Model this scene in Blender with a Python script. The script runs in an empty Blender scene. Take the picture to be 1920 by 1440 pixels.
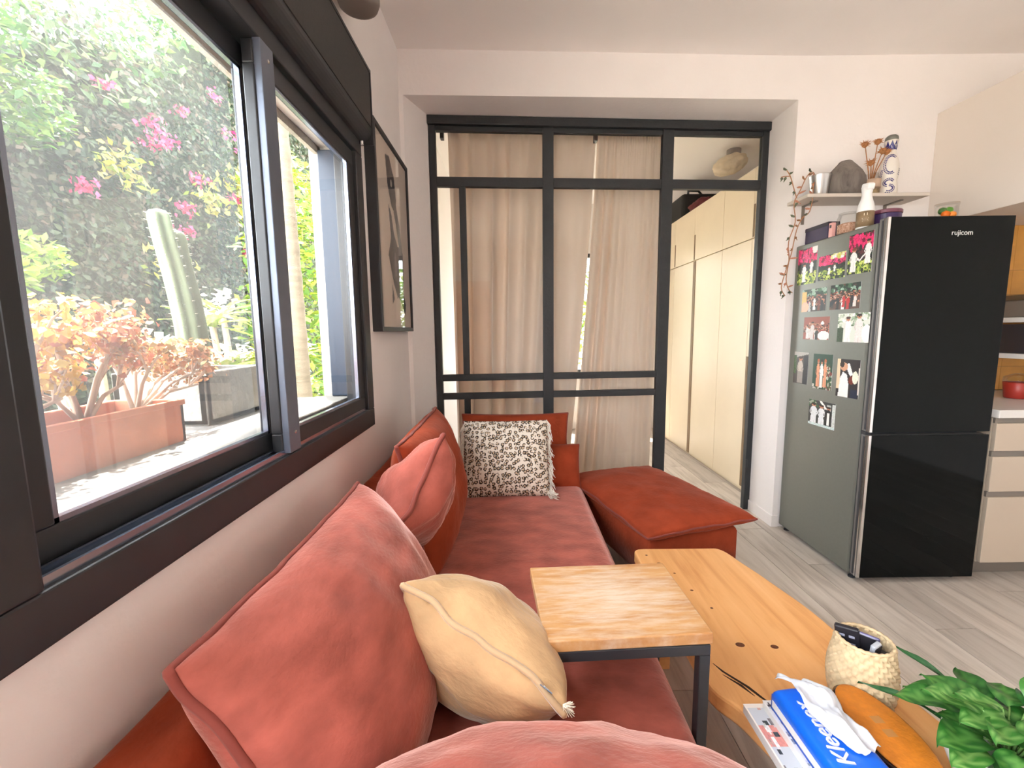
import bpy, bmesh, math, random
import numpy as np
from mathutils import Vector, Matrix, noise

random.seed(7)
rng = np.random.default_rng(7)
sc = bpy.context.scene
COL = sc.collection

# ------------------------------------------------------------------ camera, world, sun, exposure
F_PX, PITCH, YAW, ROLL, CAM_H = 815.0, 0.1212, -0.001, 0.0120, 1.32
fwd = Vector((-math.sin(YAW) * math.cos(PITCH), math.cos(YAW) * math.cos(PITCH), -math.sin(PITCH)))
rgt = Vector((math.cos(YAW), math.sin(YAW), 0))
dwn = fwd.cross(rgt)
r2 = rgt * math.cos(ROLL) + dwn * math.sin(ROLL)
d2 = dwn * math.cos(ROLL) - rgt * math.sin(ROLL)
camd = bpy.data.cameras.new('camera')
cam = bpy.data.objects.new('camera', camd)
COL.objects.link(cam)
cam.matrix_world = Matrix(((r2.x, -d2.x, -fwd.x, 0), (r2.y, -d2.y, -fwd.y, 0), (r2.z, -d2.z, -fwd.z, CAM_H), (0, 0, 0, 1)))
camd.sensor_width = 36
camd.lens = F_PX / 1920 * 36
camd.clip_start = 0.02
sc.camera = cam

world = bpy.data.worlds.new('sky')
sc.world = world
world.use_nodes = True
bg = world.node_tree.nodes['Background']
bg.inputs[0].default_value = (0.93, 0.97, 1.0, 1)
bg.inputs[1].default_value = 14.0

sund = bpy.data.lights.new('sun', 'SUN')
sund.energy = 30
sund.angle = math.radians(1.2)
sund.color = (1, 0.95, 0.86)
sun = bpy.data.objects.new('sun', sund)
COL.objects.link(sun)
sun.rotation_euler = Vector((-0.20, 0.35, 0.915)).to_track_quat('Z', 'Y').to_euler()

sc.view_settings.view_transform = 'Standard'
sc.view_settings.look = 'None'
sc.view_settings.exposure = 0.36
sc.view_settings.gamma = 1
sc.view_settings.use_curve_mapping = False
sc.cycles.use_denoising = True
sc.cycles.max_bounces = 10
sc.cycles.diffuse_bounces = 8
sc.cycles.transparent_max_bounces = 24
sc.cycles.sample_clamp_indirect = 6
sc.cycles.caustics_reflective = False
sc.cycles.caustics_refractive = False


def portal(loc, direction, sx, sy):
    d = bpy.data.lights.new('window_portal', 'AREA')
    d.shape = 'RECTANGLE'
    d.size, d.size_y = sx, sy
    d.cycles.is_portal = True
    o = bpy.data.objects.new('window_portal', d)
    COL.objects.link(o)
    o.location = loc
    o.rotation_euler = (-Vector(direction)).to_track_quat('Z', 'Y').to_euler()


# ------------------------------------------------------------------ helpers
def lin(r, g, b):
    f = lambda c: (c / 255 / 12.92) if c / 255 <= 0.04045 else ((c / 255 + 0.055) / 1.055) ** 2.4
    return (f(r), f(g), f(b))


def nd(nt, typ, **kw):
    n = nt.nodes.new(typ)
    for k, v in kw.items():
        setattr(n, k, v)
    return n


MATS = {}


def mat(name, color, rough=0.6, metal=0.0, var=0.0, scale=8.0, bump=0.0, bscale=60.0, sheen=0.0, spec=0.5,
        stretch=(1, 1, 1), color2=None, coat=0.0, trans=0.0, sheen_tint=(1, 1, 1), emit=0.0, alpha=None, detail=4):
    m = bpy.data.materials.new(name)
    m.use_nodes = True
    nt = m.node_tree
    p = nt.nodes['Principled BSDF']
    p.inputs['Base Color'].default_value = (*color, 1)
    p.inputs['Roughness'].default_value = rough
    p.inputs['Metallic'].default_value = metal
    p.inputs['Specular IOR Level'].default_value = spec
    p.inputs['Coat Weight'].default_value = coat
    p.inputs['Coat Roughness'].default_value = 0.12
    if sheen:
        p.inputs['Sheen Weight'].default_value = sheen
        p.inputs['Sheen Roughness'].default_value = 0.35
        p.inputs['Sheen Tint'].default_value = (*sheen_tint, 1)
    if emit:
        p.inputs['Emission Color'].default_value = (*color, 1)
        p.inputs['Emission Strength'].default_value = emit
    if var or bump:
        tc = nd(nt, 'ShaderNodeTexCoord')
        mp = nd(nt, 'ShaderNodeMapping')
        mp.inputs['Scale'].default_value = stretch
        nt.links.new(tc.outputs['Object'], mp.inputs[0])
        if var:
            n = nd(nt, 'ShaderNodeTexNoise')
            n.inputs['Scale'].default_value = scale
            n.inputs['Detail'].default_value = detail
            nt.links.new(mp.outputs[0], n.inputs['Vector'])
            r = nd(nt, 'ShaderNodeValToRGB')
            c2 = color2 if color2 else tuple(min(1, c * (1 + var)) for c in color)
            c1 = color if color2 else tuple(c * (1 - var) for c in color)
            r.color_ramp.elements[0].position, r.color_ramp.elements[1].position = 0.32, 0.68
            r.color_ramp.elements[0].color = (*c1, 1)
            r.color_ramp.elements[1].color = (*c2, 1)
            nt.links.new(n.outputs[0], r.inputs[0])
            nt.links.new(r.outputs[0], p.inputs['Base Color'])
        if bump:
            n = nd(nt, 'ShaderNodeTexNoise')
            n.inputs['Scale'].default_value = bscale
            n.inputs['Detail'].default_value = 3
            nt.links.new(mp.outputs[0], n.inputs['Vector'])
            b = nd(nt, 'ShaderNodeBump')
            b.inputs['Strength'].default_value = bump
            b.inputs['Distance'].default_value = 0.01
            nt.links.new(n.outputs[0], b.inputs['Height'])
            nt.links.new(b.outputs[0], p.inputs['Normal'])
    if trans:
        t = nd(nt, 'ShaderNodeBsdfTranslucent')
        src = p.inputs['Base Color'].links
        if src:
            nt.links.new(src[0].from_socket, t.inputs[0])
        else:
            t.inputs[0].default_value = (*color, 1)
        mx = nd(nt, 'ShaderNodeMixShader')
        mx.inputs[0].default_value = trans
        nt.links.new(p.outputs[0], mx.inputs[1])
        nt.links.new(t.outputs[0], mx.inputs[2])
        nt.links.new(mx.outputs[0], nt.nodes['Material Output'].inputs[0])
    MATS[name] = m
    return m


def glass_mat(name, tint=(0.97, 0.98, 0.97), gloss=0.5, rough=0.02, ior=1.5, haze=0.0, haze_col=(0.8, 0.8, 0.8)):
    m = bpy.data.materials.new(name)
    m.use_nodes = True
    nt = m.node_tree
    nt.nodes.remove(nt.nodes['Principled BSDF'])
    tr = nd(nt, 'ShaderNodeBsdfTransparent')
    tr.inputs[0].default_value = (*tint, 1)
    gl = nd(nt, 'ShaderNodeBsdfGlossy')
    gl.inputs['Roughness'].default_value = rough
    fr = nd(nt, 'ShaderNodeFresnel')
    fr.inputs[0].default_value = ior
    mul = nd(nt, 'ShaderNodeMath', operation='MULTIPLY')
    mul.inputs[1].default_value = gloss
    nt.links.new(fr.outputs[0], mul.inputs[0])
    mx = nd(nt, 'ShaderNodeMixShader')
    nt.links.new(mul.outputs[0], mx.inputs[0])
    nt.links.new(tr.outputs[0], mx.inputs[1])
    nt.links.new(gl.outputs[0], mx.inputs[2])
    out = mx
    if haze:
        df = nd(nt, 'ShaderNodeBsdfDiffuse')
        df.inputs[0].default_value = (*haze_col, 1)
        tl = nd(nt, 'ShaderNodeBsdfTranslucent')
        tl.inputs[0].default_value = (*haze_col, 1)
        a = nd(nt, 'ShaderNodeMixShader')
        a.inputs[0].default_value = 0.6
        nt.links.new(df.outputs[0], a.inputs[1])
        nt.links.new(tl.outputs[0], a.inputs[2])
        h = nd(nt, 'ShaderNodeMixShader')
        h.inputs[0].default_value = haze
        nt.links.new(mx.outputs[0], h.inputs[1])
        nt.links.new(a.outputs[0], h.inputs[2])
        out = h
    nt.links.new(out.outputs[0], nt.nodes['Material Output'].inputs[0])
    MATS[name] = m
    return m


def attr_mat(name, rough=0.6, trans=0.0, spec=0.3, sheen=0.0):
    m = mat(name, (0.5, 0.5, 0.5), rough, spec=spec, trans=0)
    nt = m.node_tree
    p = nt.nodes['Principled BSDF']
    a = nd(nt, 'ShaderNodeAttribute', attribute_name='Col')
    nt.links.new(a.outputs['Color'], p.inputs['Base Color'])
    if trans:
        t = nd(nt, 'ShaderNodeBsdfTranslucent')
        nt.links.new(a.outputs['Color'], t.inputs[0])
        mx = nd(nt, 'ShaderNodeMixShader')
        mx.inputs[0].default_value = trans
        nt.links.new(p.outputs[0], mx.inputs[1])
        nt.links.new(t.outputs[0], mx.inputs[2])
        nt.links.new(mx.outputs[0], nt.nodes['Material Output'].inputs[0])
    return m


def wmat(o):
    return (wmat(o.parent) @ o.matrix_parent_inverse @ o.matrix_basis) if o.parent else o.matrix_basis.copy()


def tag(o, label=None, cat=None, group=None, kind=None):
    if label:
        o['label'] = label
    if cat:
        o['category'] = cat
    if group:
        o['group'] = group
    if kind:
        o['kind'] = kind
    return o


def thing(name, label, cat, loc=(0, 0, 0), group=None, rotz=0):
    o = bpy.data.objects.new(name, None)
    o.empty_display_size = 0.05
    COL.objects.link(o)
    o.location = loc
    o.rotation_euler = (0, 0, rotz)
    return tag(o, label, cat, group)


def adopt(o, parent, world=True):
    o.parent = parent
    if world:
        o.matrix_parent_inverse = wmat(parent).inverted()
    return o


class MB:
    def __init__(self):
        self.v, self.f = [], []

    def add(self, vs, fs, M=None):
        b = len(self.v)
        for p in vs:
            p = Vector(p)
            self.v.append(tuple(M @ p) if M else tuple(p))
        self.f += [tuple(b + i for i in f) for f in fs]
        return self

    def box(self, x0, x1, y0, y1, z0, z1, M=None):
        vs = [(x, y, z) for z in (z0, z1) for y in (y0, y1) for x in (x0, x1)]
        return self.add(vs, [(0, 2, 3, 1), (4, 5, 7, 6), (0, 1, 5, 4), (2, 6, 7, 3), (0, 4, 6, 2), (1, 3, 7, 5)], M)

    def prism(self, poly, z0, z1, M=None):
        n = len(poly)
        vs = [(x, y, z0) for x, y in poly] + [(x, y, z1) for x, y in poly]
        fs = [tuple(range(n - 1, -1, -1)), tuple(range(n, 2 * n))] + [(i, (i + 1) % n, n + (i + 1) % n, n + i) for i in range(n)]
        return self.add(vs, fs, M)

    def tube(self, pts, r, n=8, closed=False, cap=True):
        pts = [Vector(p) for p in pts]
        rs = r if isinstance(r, (list, tuple)) else [r] * len(pts)
        N = len(pts)
        up = Vector((0.13, 0.21, 0.97))
        vs = []
        prev = None
        for i, p in enumerate(pts):
            a = pts[(i - 1) % N] if (closed or i > 0) else p
            c = pts[(i + 1) % N] if (closed or i < N - 1) else p
            t = (c - a)
            t = t.normalized() if t.length > 1e-9 else Vector((0, 0, 1))
            if prev is None:
                s = t.cross(up)
                if s.length < 1e-3:
                    s = t.cross(Vector((1, 0, 0)))
            else:
                s = prev - t * prev.dot(t)
            s.normalize()
            prev = s
            w = t.cross(s)
            for k in range(n):
                an = 2 * math.pi * k / n
                vs.append(p + (s * math.cos(an) + w * math.sin(an)) * rs[i])
        fs = []
        for i in range(N if closed else N - 1):
            j = (i + 1) % N
            for k in range(n):
                fs.append((i * n + k, i * n + (k + 1) % n, j * n + (k + 1) % n, j * n + k))
        if cap and not closed:
            fs.append(tuple(range(n - 1, -1, -1)))
            fs.append(tuple((N - 1) * n + k for k in range(n)))
        return self.add(vs, fs)

    def lathe(self, prof, n=32, c=(0, 0, 0), M=None, sx=1, sy=1):
        vs, fs = [], []
        for r, z in prof:
            for k in range(n):
                a = 2 * math.pi * k / n
                vs.append((c[0] + r * sx * math.cos(a), c[1] + r * sy * math.sin(a), c[2] + z))
        m = len(prof)
        for i in range(m - 1):
            for k in range(n):
                fs.append((i * n + k, i * n + (k + 1) % n, (i + 1) * n + (k + 1) % n, (i + 1) * n + k))
        if prof[0][0] > 1e-6:
            fs.append(tuple(range(n - 1, -1, -1)))
        if prof[-1][0] > 1e-6:
            fs.append(tuple((m - 1) * n + k for k in range(n)))
        return self.add(vs, fs, M)

    def mesh(self, name):
        me = bpy.data.meshes.new(name)
        me.from_pydata(self.v, [], self.f)
        me.update()
        return me

    def build(self, name, m, parent=None, smooth=False, bevel=0, world=True, subsurf=0):
        me = self.mesh(name)
        return link(name, me, m, parent, smooth, bevel, world, subsurf)


def link(name, me, m, parent=None, smooth=False, bevel=0, world=True, subsurf=0):
    o = bpy.data.objects.new(name, me)
    COL.objects.link(o)
    if m and not me.materials:
        me.materials.append(m)
    if smooth:
        me.polygons.foreach_set('use_smooth', [True] * len(me.polygons))
    if parent:
        adopt(o, parent, world)
    if bevel:
        b = o.modifiers.new('bevel', 'BEVEL')
        b.width, b.segments, b.limit_method = bevel, 2, 'ANGLE'
    if subsurf:
        s = o.modifiers.new('subsurf', 'SUBSURF')
        s.levels = s.render_levels = subsurf
    return o


def bx(name, m, dims, parent=None, bevel=0.002):
    return MB().box(*dims).build(name, m, parent, bevel=bevel)


def basis(c, u, v):
    u = Vector(u).normalized()
    v = Vector(v)
    v = (v - u * v.dot(u)).normalized()
    n = u.cross(v)
    return Matrix(((u.x, v.x, n.x, c[0]), (u.y, v.y, n.y, c[1]), (u.z, v.z, n.z, c[2]), (0, 0, 0, 1)))


def text_part(name, body, size, M, m, parent, extrude=0.0006, shear=0.0):
    cu = bpy.data.curves.new(name, 'FONT')
    cu.body = body
    cu.size = size
    cu.extrude = extrude
    cu.shear = shear
    cu.align_x = 'CENTER'
    cu.align_y = 'CENTER'
    t = bpy.data.objects.new('tmp_text', cu)
    COL.objects.link(t)
    bpy.context.view_layer.update()
    me = bpy.data.meshes.new_from_object(t.evaluated_get(bpy.context.evaluated_depsgraph_get()))
    bpy.data.objects.remove(t)
    me.transform(M)
    me.name = name
    me.materials.clear()
    return link(name, me, m, parent)


# ------------------------------------------------------------------ materials
m_wall = mat('plaster_wall', (0.85, 0.815, 0.805), 0.9, var=0.025, scale=2.0, bump=0.12, bscale=45, spec=0.2)
m_ceil = mat('plaster_ceiling', (0.86, 0.83, 0.815), 0.95, var=0.02, scale=2.0, spec=0.2)
m_outwall = mat('outer_stucco', (0.5, 0.47, 0.43), 0.95, var=0.12, scale=9, bump=0.6, bscale=70)
m_black = mat('black_metal', lin(44, 46, 50), 0.42, var=0.06, scale=20, spec=0.5)
m_blackrough = mat('black_steel_paint', lin(40, 43, 46), 0.55, var=0.12, scale=14, bump=0.15, bscale=50)
m_alu = mat('dark_aluminium', lin(160, 170, 190), 0.25, metal=0.9)
m_mull = mat('grey_aluminium', lin(104, 112, 128), 0.36, metal=0.3, var=0.05, scale=25)
m_blind = mat('blind_fabric', lin(62, 61, 60), 0.9, var=0.06, scale=120, bump=0.1, bscale=300)
m_velvet = mat('rust_velvet', (0.36, 0.096, 0.072), 0.9, var=0.26, scale=9, bump=0.18, bscale=70, sheen=1.0,
               sheen_tint=(1.0, 0.66, 0.6), stretch=(1.0, 1.6, 1.1), spec=0.1)
m_velvet2 = mat('deep_rust_velvet', (0.29, 0.048, 0.019), 0.9, var=0.15, scale=10, bump=0.22, bscale=55, sheen=0.25,
                sheen_tint=(1.0, 0.5, 0.4), spec=0.1)
m_piping = mat('rust_piping', (0.22, 0.045, 0.032), 0.9, sheen=0.3, sheen_tint=(1, 0.6, 0.55))
m_beige = mat('beige_velvet', (0.50, 0.315, 0.165), 0.85, var=0.18, scale=9, bump=0.3, bscale=40, sheen=0.5,
              sheen_tint=(1, 0.93, 0.82), stretch=(1, 2.5, 1), spec=0.1)
m_beigepipe = mat('beige_piping', (0.52, 0.35, 0.2), 0.85, sheen=0.6)
m_chrome = mat('chrome', (0.75, 0.75, 0.76), 0.15, metal=1.0)
m_steel = mat('fridge_steel', lin(122, 124, 117), 0.36, metal=0.4, var=0.02, scale=60)
m_fridgedark = mat('fridge_gasket', lin(50, 50, 54), 0.6)
m_blackglass = mat('black_glass', (0.003, 0.004, 0.004), 0.05, spec=0.12)
m_cream = mat('cream_cabinet', lin(228, 214, 188), 0.42, var=0.02, scale=4, spec=0.4)
m_creamdark = mat('cabinet_groove', lin(128, 104, 76), 0.6)
m_kitchen = mat('kitchen_front', lin(178, 163, 146), 0.5, var=0.02, scale=4)
m_greyedge = mat('grey_recess', lin(120, 112, 104), 0.5, metal=0.2)
m_white = mat('white_ceramic', (0.8, 0.79, 0.77), 0.3, spec=0.5)
m_whitep = mat('white_plastic', (0.82, 0.82, 0.82), 0.35)
m_counter = mat('white_counter', (0.6, 0.58, 0.56), 0.35)
m_mustard = mat('mustard_tile', lin(196, 140, 58), 0.45, var=0.08, scale=12)
m_floorbase = mat('floor_joint', lin(70, 64, 58), 0.9)
m_glass = glass_mat('window_glass', (0.98, 0.985, 0.985), 0.13)
m_pglass = glass_mat('partition_glass', (0.97, 0.97, 0.96), 1.0)
m_jar = glass_mat('jar_glass', (0.95, 0.95, 0.94), .3, ior=1.45)
m_screen = glass_mat('insect_screen', (0.96, 0.97, 0.98), 0.1, 0.4, haze=0.035, haze_col=(0.85, 0.87, 0.88))
m_soil = mat('soil', lin(58, 42, 30), 0.95, var=0.4, scale=60, bump=0.8, bscale=120)
m_terra = mat('terracotta', lin(204, 120, 88), 0.85, var=0.12, scale=14, bump=0.2)
m_concrete = mat('concrete', lin(150, 146, 138), 0.95, var=0.18, scale=12, bump=0.4, bscale=70)
m_ledge = mat('ledge_stone', lin(132, 128, 122), 0.85, var=0.12, scale=10, bump=0.2)
m_bark = mat('pale_bark', lin(146, 134, 118), 0.9, var=0.15, scale=6, bump=0.6, stretch=(1, 1, 6))
m_stem = mat('grey_stem', lin(200, 178, 160), 0.8, var=0.15, scale=30)
m_cactus = mat('cactus_green', lin(118, 132, 100), 0.7, var=0.15, scale=12)
m_spine = mat('cactus_spine', lin(225, 215, 190), 0.7)
m_curtain = mat('linen_curtain', lin(246, 234, 224), 0.95, trans=0.3, spec=0.1)
m_leafattr = attr_mat('leaf_colours', 0.5, trans=0.4, spec=0.35)
m_print = attr_mat('photo_print', 0.35, spec=0.4)
m_paper = attr_mat('art_paper', 0.7, spec=0.2)


def wood_mat(name, c1, c2, cdark, scale, rot=0.0, rough=0.45, knots=0.0, wear_sheen=None, stretch=(7, 0.8, 7)):
    m = mat(name, c1, rough, spec=0.45)
    nt = m.node_tree
    p = nt.nodes['Principled BSDF']
    tc = nd(nt, 'ShaderNodeTexCoord')
    mp = nd(nt, 'ShaderNodeMapping')
    mp.inputs['Rotation'].default_value = (0, 0, rot)
    mp.inputs['Scale'].default_value = stretch
    oi = nd(nt, 'ShaderNodeObjectInfo')
    ad = nd(nt, 'ShaderNodeVectorMath', operation='ADD')
    sc_ = nd(nt, 'ShaderNodeMath', operation='MULTIPLY')
    sc_.inputs[1].default_value = 37.0
    nt.links.new(oi.outputs['Random'], sc_.inputs[0])
    nt.links.new(tc.outputs['Object'], ad.inputs[0])
    nt.links.new(sc_.outputs[0], ad.inputs[1])
    nt.links.new(ad.outputs[0], mp.inputs[0])
    n = nd(nt, 'ShaderNodeTexNoise')
    n.inputs['Scale'].default_value = scale
    n.inputs['Detail'].default_value = 8
    n.inputs['Roughness'].default_value = 0.62
    n.inputs['Distortion'].default_value = 0.6
    nt.links.new(mp.outputs[0], n.inputs['Vector'])
    r = nd(nt, 'ShaderNodeValToRGB')
    e = r.color_ramp.elements
    e[0].position, e[1].position = 0.3, 0.72
    e[0].color, e[1].color = (*cdark, 1), (*c2, 1)
    k = e.new(0.5)
    k.color = (*c1, 1)
    nt.links.new(n.outputs[0], r.inputs[0])
    last = r.outputs[0]
    hv = nd(nt, 'ShaderNodeHueSaturation')
    mr = nd(nt, 'ShaderNodeMapRange')
    mr.inputs[3].default_value, mr.inputs[4].default_value = 0.84, 1.14
    nt.links.new(oi.outputs['Random'], mr.inputs[0])
    nt.links.new(mr.outputs[0], hv.inputs['Value'])
    nt.links.new(last, hv.inputs['Color'])
    last = hv.outputs[0]
    if wear_sheen:
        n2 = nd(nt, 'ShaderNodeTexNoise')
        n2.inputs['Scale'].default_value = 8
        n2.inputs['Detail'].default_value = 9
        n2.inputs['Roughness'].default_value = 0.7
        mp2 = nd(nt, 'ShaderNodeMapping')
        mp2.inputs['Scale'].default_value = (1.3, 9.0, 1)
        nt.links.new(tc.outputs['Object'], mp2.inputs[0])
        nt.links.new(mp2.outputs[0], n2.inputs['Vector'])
        # wear with painted-in window sheen, fading out towards the rim of the board
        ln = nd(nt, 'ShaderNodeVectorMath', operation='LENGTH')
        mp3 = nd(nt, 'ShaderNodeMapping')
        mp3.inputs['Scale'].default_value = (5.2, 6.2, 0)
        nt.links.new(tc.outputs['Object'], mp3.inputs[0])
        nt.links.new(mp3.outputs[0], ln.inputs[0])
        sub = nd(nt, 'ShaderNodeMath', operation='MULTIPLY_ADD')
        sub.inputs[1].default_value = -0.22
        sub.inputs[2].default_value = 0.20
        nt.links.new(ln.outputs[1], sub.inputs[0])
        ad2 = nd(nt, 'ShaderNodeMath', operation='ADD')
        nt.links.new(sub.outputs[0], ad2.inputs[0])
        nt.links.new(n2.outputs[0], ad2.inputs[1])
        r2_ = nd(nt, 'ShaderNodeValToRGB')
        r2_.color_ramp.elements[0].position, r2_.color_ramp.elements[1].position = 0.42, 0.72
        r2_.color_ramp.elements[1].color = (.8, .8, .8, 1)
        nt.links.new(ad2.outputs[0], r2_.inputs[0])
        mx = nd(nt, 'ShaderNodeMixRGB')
        mx.inputs[2].default_value = (*wear_sheen, 1)
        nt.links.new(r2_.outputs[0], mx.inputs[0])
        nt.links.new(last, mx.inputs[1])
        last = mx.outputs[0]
    if knots:
        vo = nd(nt, 'ShaderNodeTexVoronoi')
        vo.inputs['Scale'].default_value = knots
        mp4 = nd(nt, 'ShaderNodeMapping')
        mp4.inputs['Scale'].default_value = (1.3, 0.8, 0)
        nt.links.new(tc.outputs['Object'], mp4.inputs[0])
        nt.links.new(mp4.outputs[0], vo.inputs['Vector'])
        r3 = nd(nt, 'ShaderNodeValToRGB')
        r3.color_ramp.elements[0].position, r3.color_ramp.elements[1].position = 0.035, 0.075
        r3.color_ramp.elements[0].color = (0.10, 0.035, 0.012, 1)
        r3.color_ramp.elements[1].color = (1, 1, 1, 1)
        nt.links.new(vo.outputs['Distance'], r3.inputs[0])
        mx = nd(nt, 'ShaderNodeMixRGB', blend_type='MULTIPLY')
        mx.inputs[0].default_value = 1
        nt.links.new(last, mx.inputs[1])
        nt.links.new(r3.outputs[0], mx.inputs[2])
        last = mx.outputs[0]
    nt.links.new(last, p.inputs['Base Color'])
    b = nd(nt, 'ShaderNodeBump')
    b.inputs['Strength'].default_value = 0.08
    b.inputs['Distance'].default_value = 0.01
    nt.links.new(n.outputs[0], b.inputs['Height'])
    nt.links.new(b.outputs[0], p.inputs['Normal'])
    return m


m_plank = wood_mat('grey_oak_plank', lin(192, 182, 172), lin(204, 195, 186), lin(162, 151, 141), 2.2, rough=0.5, stretch=(9, 0.9, 1))
m_pine = wood_mat('honey_pine', lin(222, 164, 104), lin(230, 176, 118), lin(204, 140, 80), 2.8, rough=0.38, knots=0, stretch=(7, 0.6, 7))
m_oak = wood_mat('pale_oak_top', lin(206, 154, 100), lin(214, 166, 114), lin(182, 124, 72), 2.6, rough=0.38, wear_sheen=lin(212, 196, 178), stretch=(1.2, 9, 7))
m_door = wood_mat('brown_door', lin(176, 98, 52), lin(190, 112, 64), lin(150, 78, 40), 2.0, stretch=(6, 6, .6))
m_greyvase = wood_mat('grey_turned_vase', lin(120, 112, 106), lin(140, 132, 126), lin(84, 78, 74), 3.0, rough=0.75, stretch=(6, 6, 1))


def leopard_mat():
    m = mat('leopard_print', (0.75, 0.7, 0.63), 0.95, spec=0.1)
    nt = m.node_tree
    p = nt.nodes['Principled BSDF']
    tc = nd(nt, 'ShaderNodeTexCoord')
    vo = nd(nt, 'ShaderNodeTexVoronoi')
    vo.voronoi_dimensions = '2D'
    vo.inputs['Scale'].default_value = 45
    vo.inputs['Randomness'].default_value = 0.75
    nz = nd(nt, 'ShaderNodeTexNoise')
    nz.inputs['Scale'].default_value = 55
    mixv = nd(nt, 'ShaderNodeMixRGB')
    mixv.inputs[0].default_value = 0.014
    nt.links.new(tc.outputs['Object'], mixv.inputs[1])
    nt.links.new(nz.outputs['Color'], mixv.inputs[2])
    nt.links.new(mixv.outputs[0], vo.inputs['Vector'])
    r = nd(nt, 'ShaderNodeValToRGB')
    e = r.color_ramp.elements
    e[0].position, e[0].color = 0.0, (0.52, 0.40, 0.28, 1)
    e[1].position, e[1].color = 1.0, (0.74, 0.68, 0.6, 1)
    for pos, c in ((0.2, (0.52, 0.40, 0.28, 1)), (0.25, (0.03, 0.022, 0.018, 1)), (0.40, (0.03, 0.022, 0.018, 1)), (0.45, (0.74, 0.68, 0.6, 1))):
        e.new(pos).color = c
    nt.links.new(vo.outputs['Distance'], r.inputs[0])
    n2 = nd(nt, 'ShaderNodeTexNoise')
    n2.inputs['Scale'].default_value = 60
    nt.links.new(tc.outputs['Object'], n2.inputs['Vector'])
    gt = nd(nt, 'ShaderNodeMath', operation='GREATER_THAN')
    gt.inputs[1].default_value = 0.60
    nt.links.new(n2.outputs[0], gt.inputs[0])
    mx = nd(nt, 'ShaderNodeMixRGB')
    mx.inputs[2].default_value = (0.74, 0.68, 0.6, 1)
    nt.links.new(gt.outputs[0], mx.inputs[0])
    nt.links.new(r.outputs[0], mx.inputs[1])
    nt.links.new(mx.outputs[0], p.inputs['Base Color'])
    return m


m_leopard = leopard_mat()

# ------------------------------------------------------------------ the setting
XL, YF, YP, ZC = -0.625, 2.772, 3.053, 2.91
XR, YB = 4.0, -2.4
BED_R, BED_B = 2.46, 5.75

floor = tag(MB().box(-1.0, XR + 0.2, YB - 0.2, BED_B + 0.2, -0.08, -0.012).build('floor', m_floorbase), kind='structure')
plank_me = MB().box(-0.0935, 0.0935, -0.664, 0.664, -0.012, 0.0).mesh('plank')
plank_me.materials.append(m_plank)
row = 0
x = -0.62 + 0.095
while x < XR + 0.1:
    off = random.random() * 1.33
    y = (-1.8 if x > 0.2 else 0.1) - off
    while y < BED_B + 0.6:
        if not (y > 3.4 and x > 2.6) and not (y < 0.4 and x < 0.3):
            o = bpy.data.objects.new('plank', plank_me)
            COL.objects.link(o)
            o.location = (x, y, 0)
            o.parent = floor
        y += 1.331
    x += 0.1895

WY0, WY1, WZ0, WZ1 = 0.40, 1.90, 0.915, 2.08
wl = MB()
VY0, VY1, VZ0, VZ1 = -2.25, 0.12, 0.08, 2.45
wl.box(-0.78, XL, VY1, BED_B, 0, WZ0).box(-0.78, XL, YB, VY0, 0, ZC).box(-0.78, XL, VY0, VY1, 0, VZ0).box(-0.78, XL, VY0, VY1, VZ1, ZC).box(-0.78, XL, VY1, WY0, WZ0, WZ1).box(-0.78, XL, WY1, BED_B, WZ0, WZ1).box(-0.78, XL, VY1, BED_B, WZ1, ZC)
tag(wl.build('wall_left', m_wall), kind='structure')
wo = MB()
wo.box(-0.80, -0.782, WY1 + 0.01, 4.2, -0.5, 3.3).box(-0.80, -0.782, YB, VY0, -0.5, 3.3).box(-0.80, -0.782, VY1, WY0 - 0.02, -0.5, 3.3).box(-0.80, -0.782, VY0, VY1, VZ1, 3.3).box(-0.80, -0.782, VY0, VY1, -0.5, VZ0).box(-0.80, -0.782, WY0, WY1, WZ1 - 0.03, 3.3).box(-0.80, -0.782, WY0, WY1, -0.5, 1.0)
wo.box(-0.822, -0.782, WY1 - 0.012, WY1 + .12, 1.04, WZ1 + .1)
tag(wo.build('wall_outer_stucco', m_outwall), kind='structure')
tag(MB().prism([(XL, 2.66), (-0.602, 2.666), (-0.508, 2.90), (-0.508, 3.15), (XL, 3.15)], 0, 2.668).build('wall_stub', m_wall), kind='structure')
SKEW_WALL, SKEW_PART = 0.045, 0.065   # the far wall and the partition stand a little askew to the window wall
tag(MB().box(1.73, XR, YF, 3.16, 0, ZC).prism([(XL, YF + SKEW_WALL * (XL - 1.73)), (1.73, YF), (1.73, 3.16), (XL, 3.16)], 2.668, ZC).build('wall_far', m_wall), kind='structure')
tag(MB().box(-0.8, XR + 0.2, YB - 0.2, BED_B + 0.2, ZC, ZC + 0.1).build('ceiling', m_ceil), kind='structure')
tag(MB().box(XR, XR + 0.15, YB, 3.2, 0, ZC).build('wall_right', m_wall), kind='structure')
# back wall (behind the camera) with a wooden door and a glazed balcony opening
tag(MB().box(-0.78, XR + .15, YB - 0.15, YB, 0, ZC).build('wall_back', m_wall), kind='structure')
d1 = tag(bx('door_1', m_door, (-0.42, 0.34, YB, YB + 0.03, 0.0, 2.25)), kind='structure')
fr = MB().box(-0.49, -0.42, YB, YB + 0.05, 0, 2.25).box(0.34, 0.41, YB, YB + 0.05, 0, 2.25).box(-0.49, 0.41, YB, YB + 0.05, 2.25, 2.32)
fr.build('door_frame', m_whitep, d1)
MB().tube([(0.14, YB + 0.03, 1.0), (0.14, YB + 0.08, 1.0), (0.05, YB + 0.08, 1.0)], 0.009).build('door_handle', m_chrome, d1)
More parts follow.
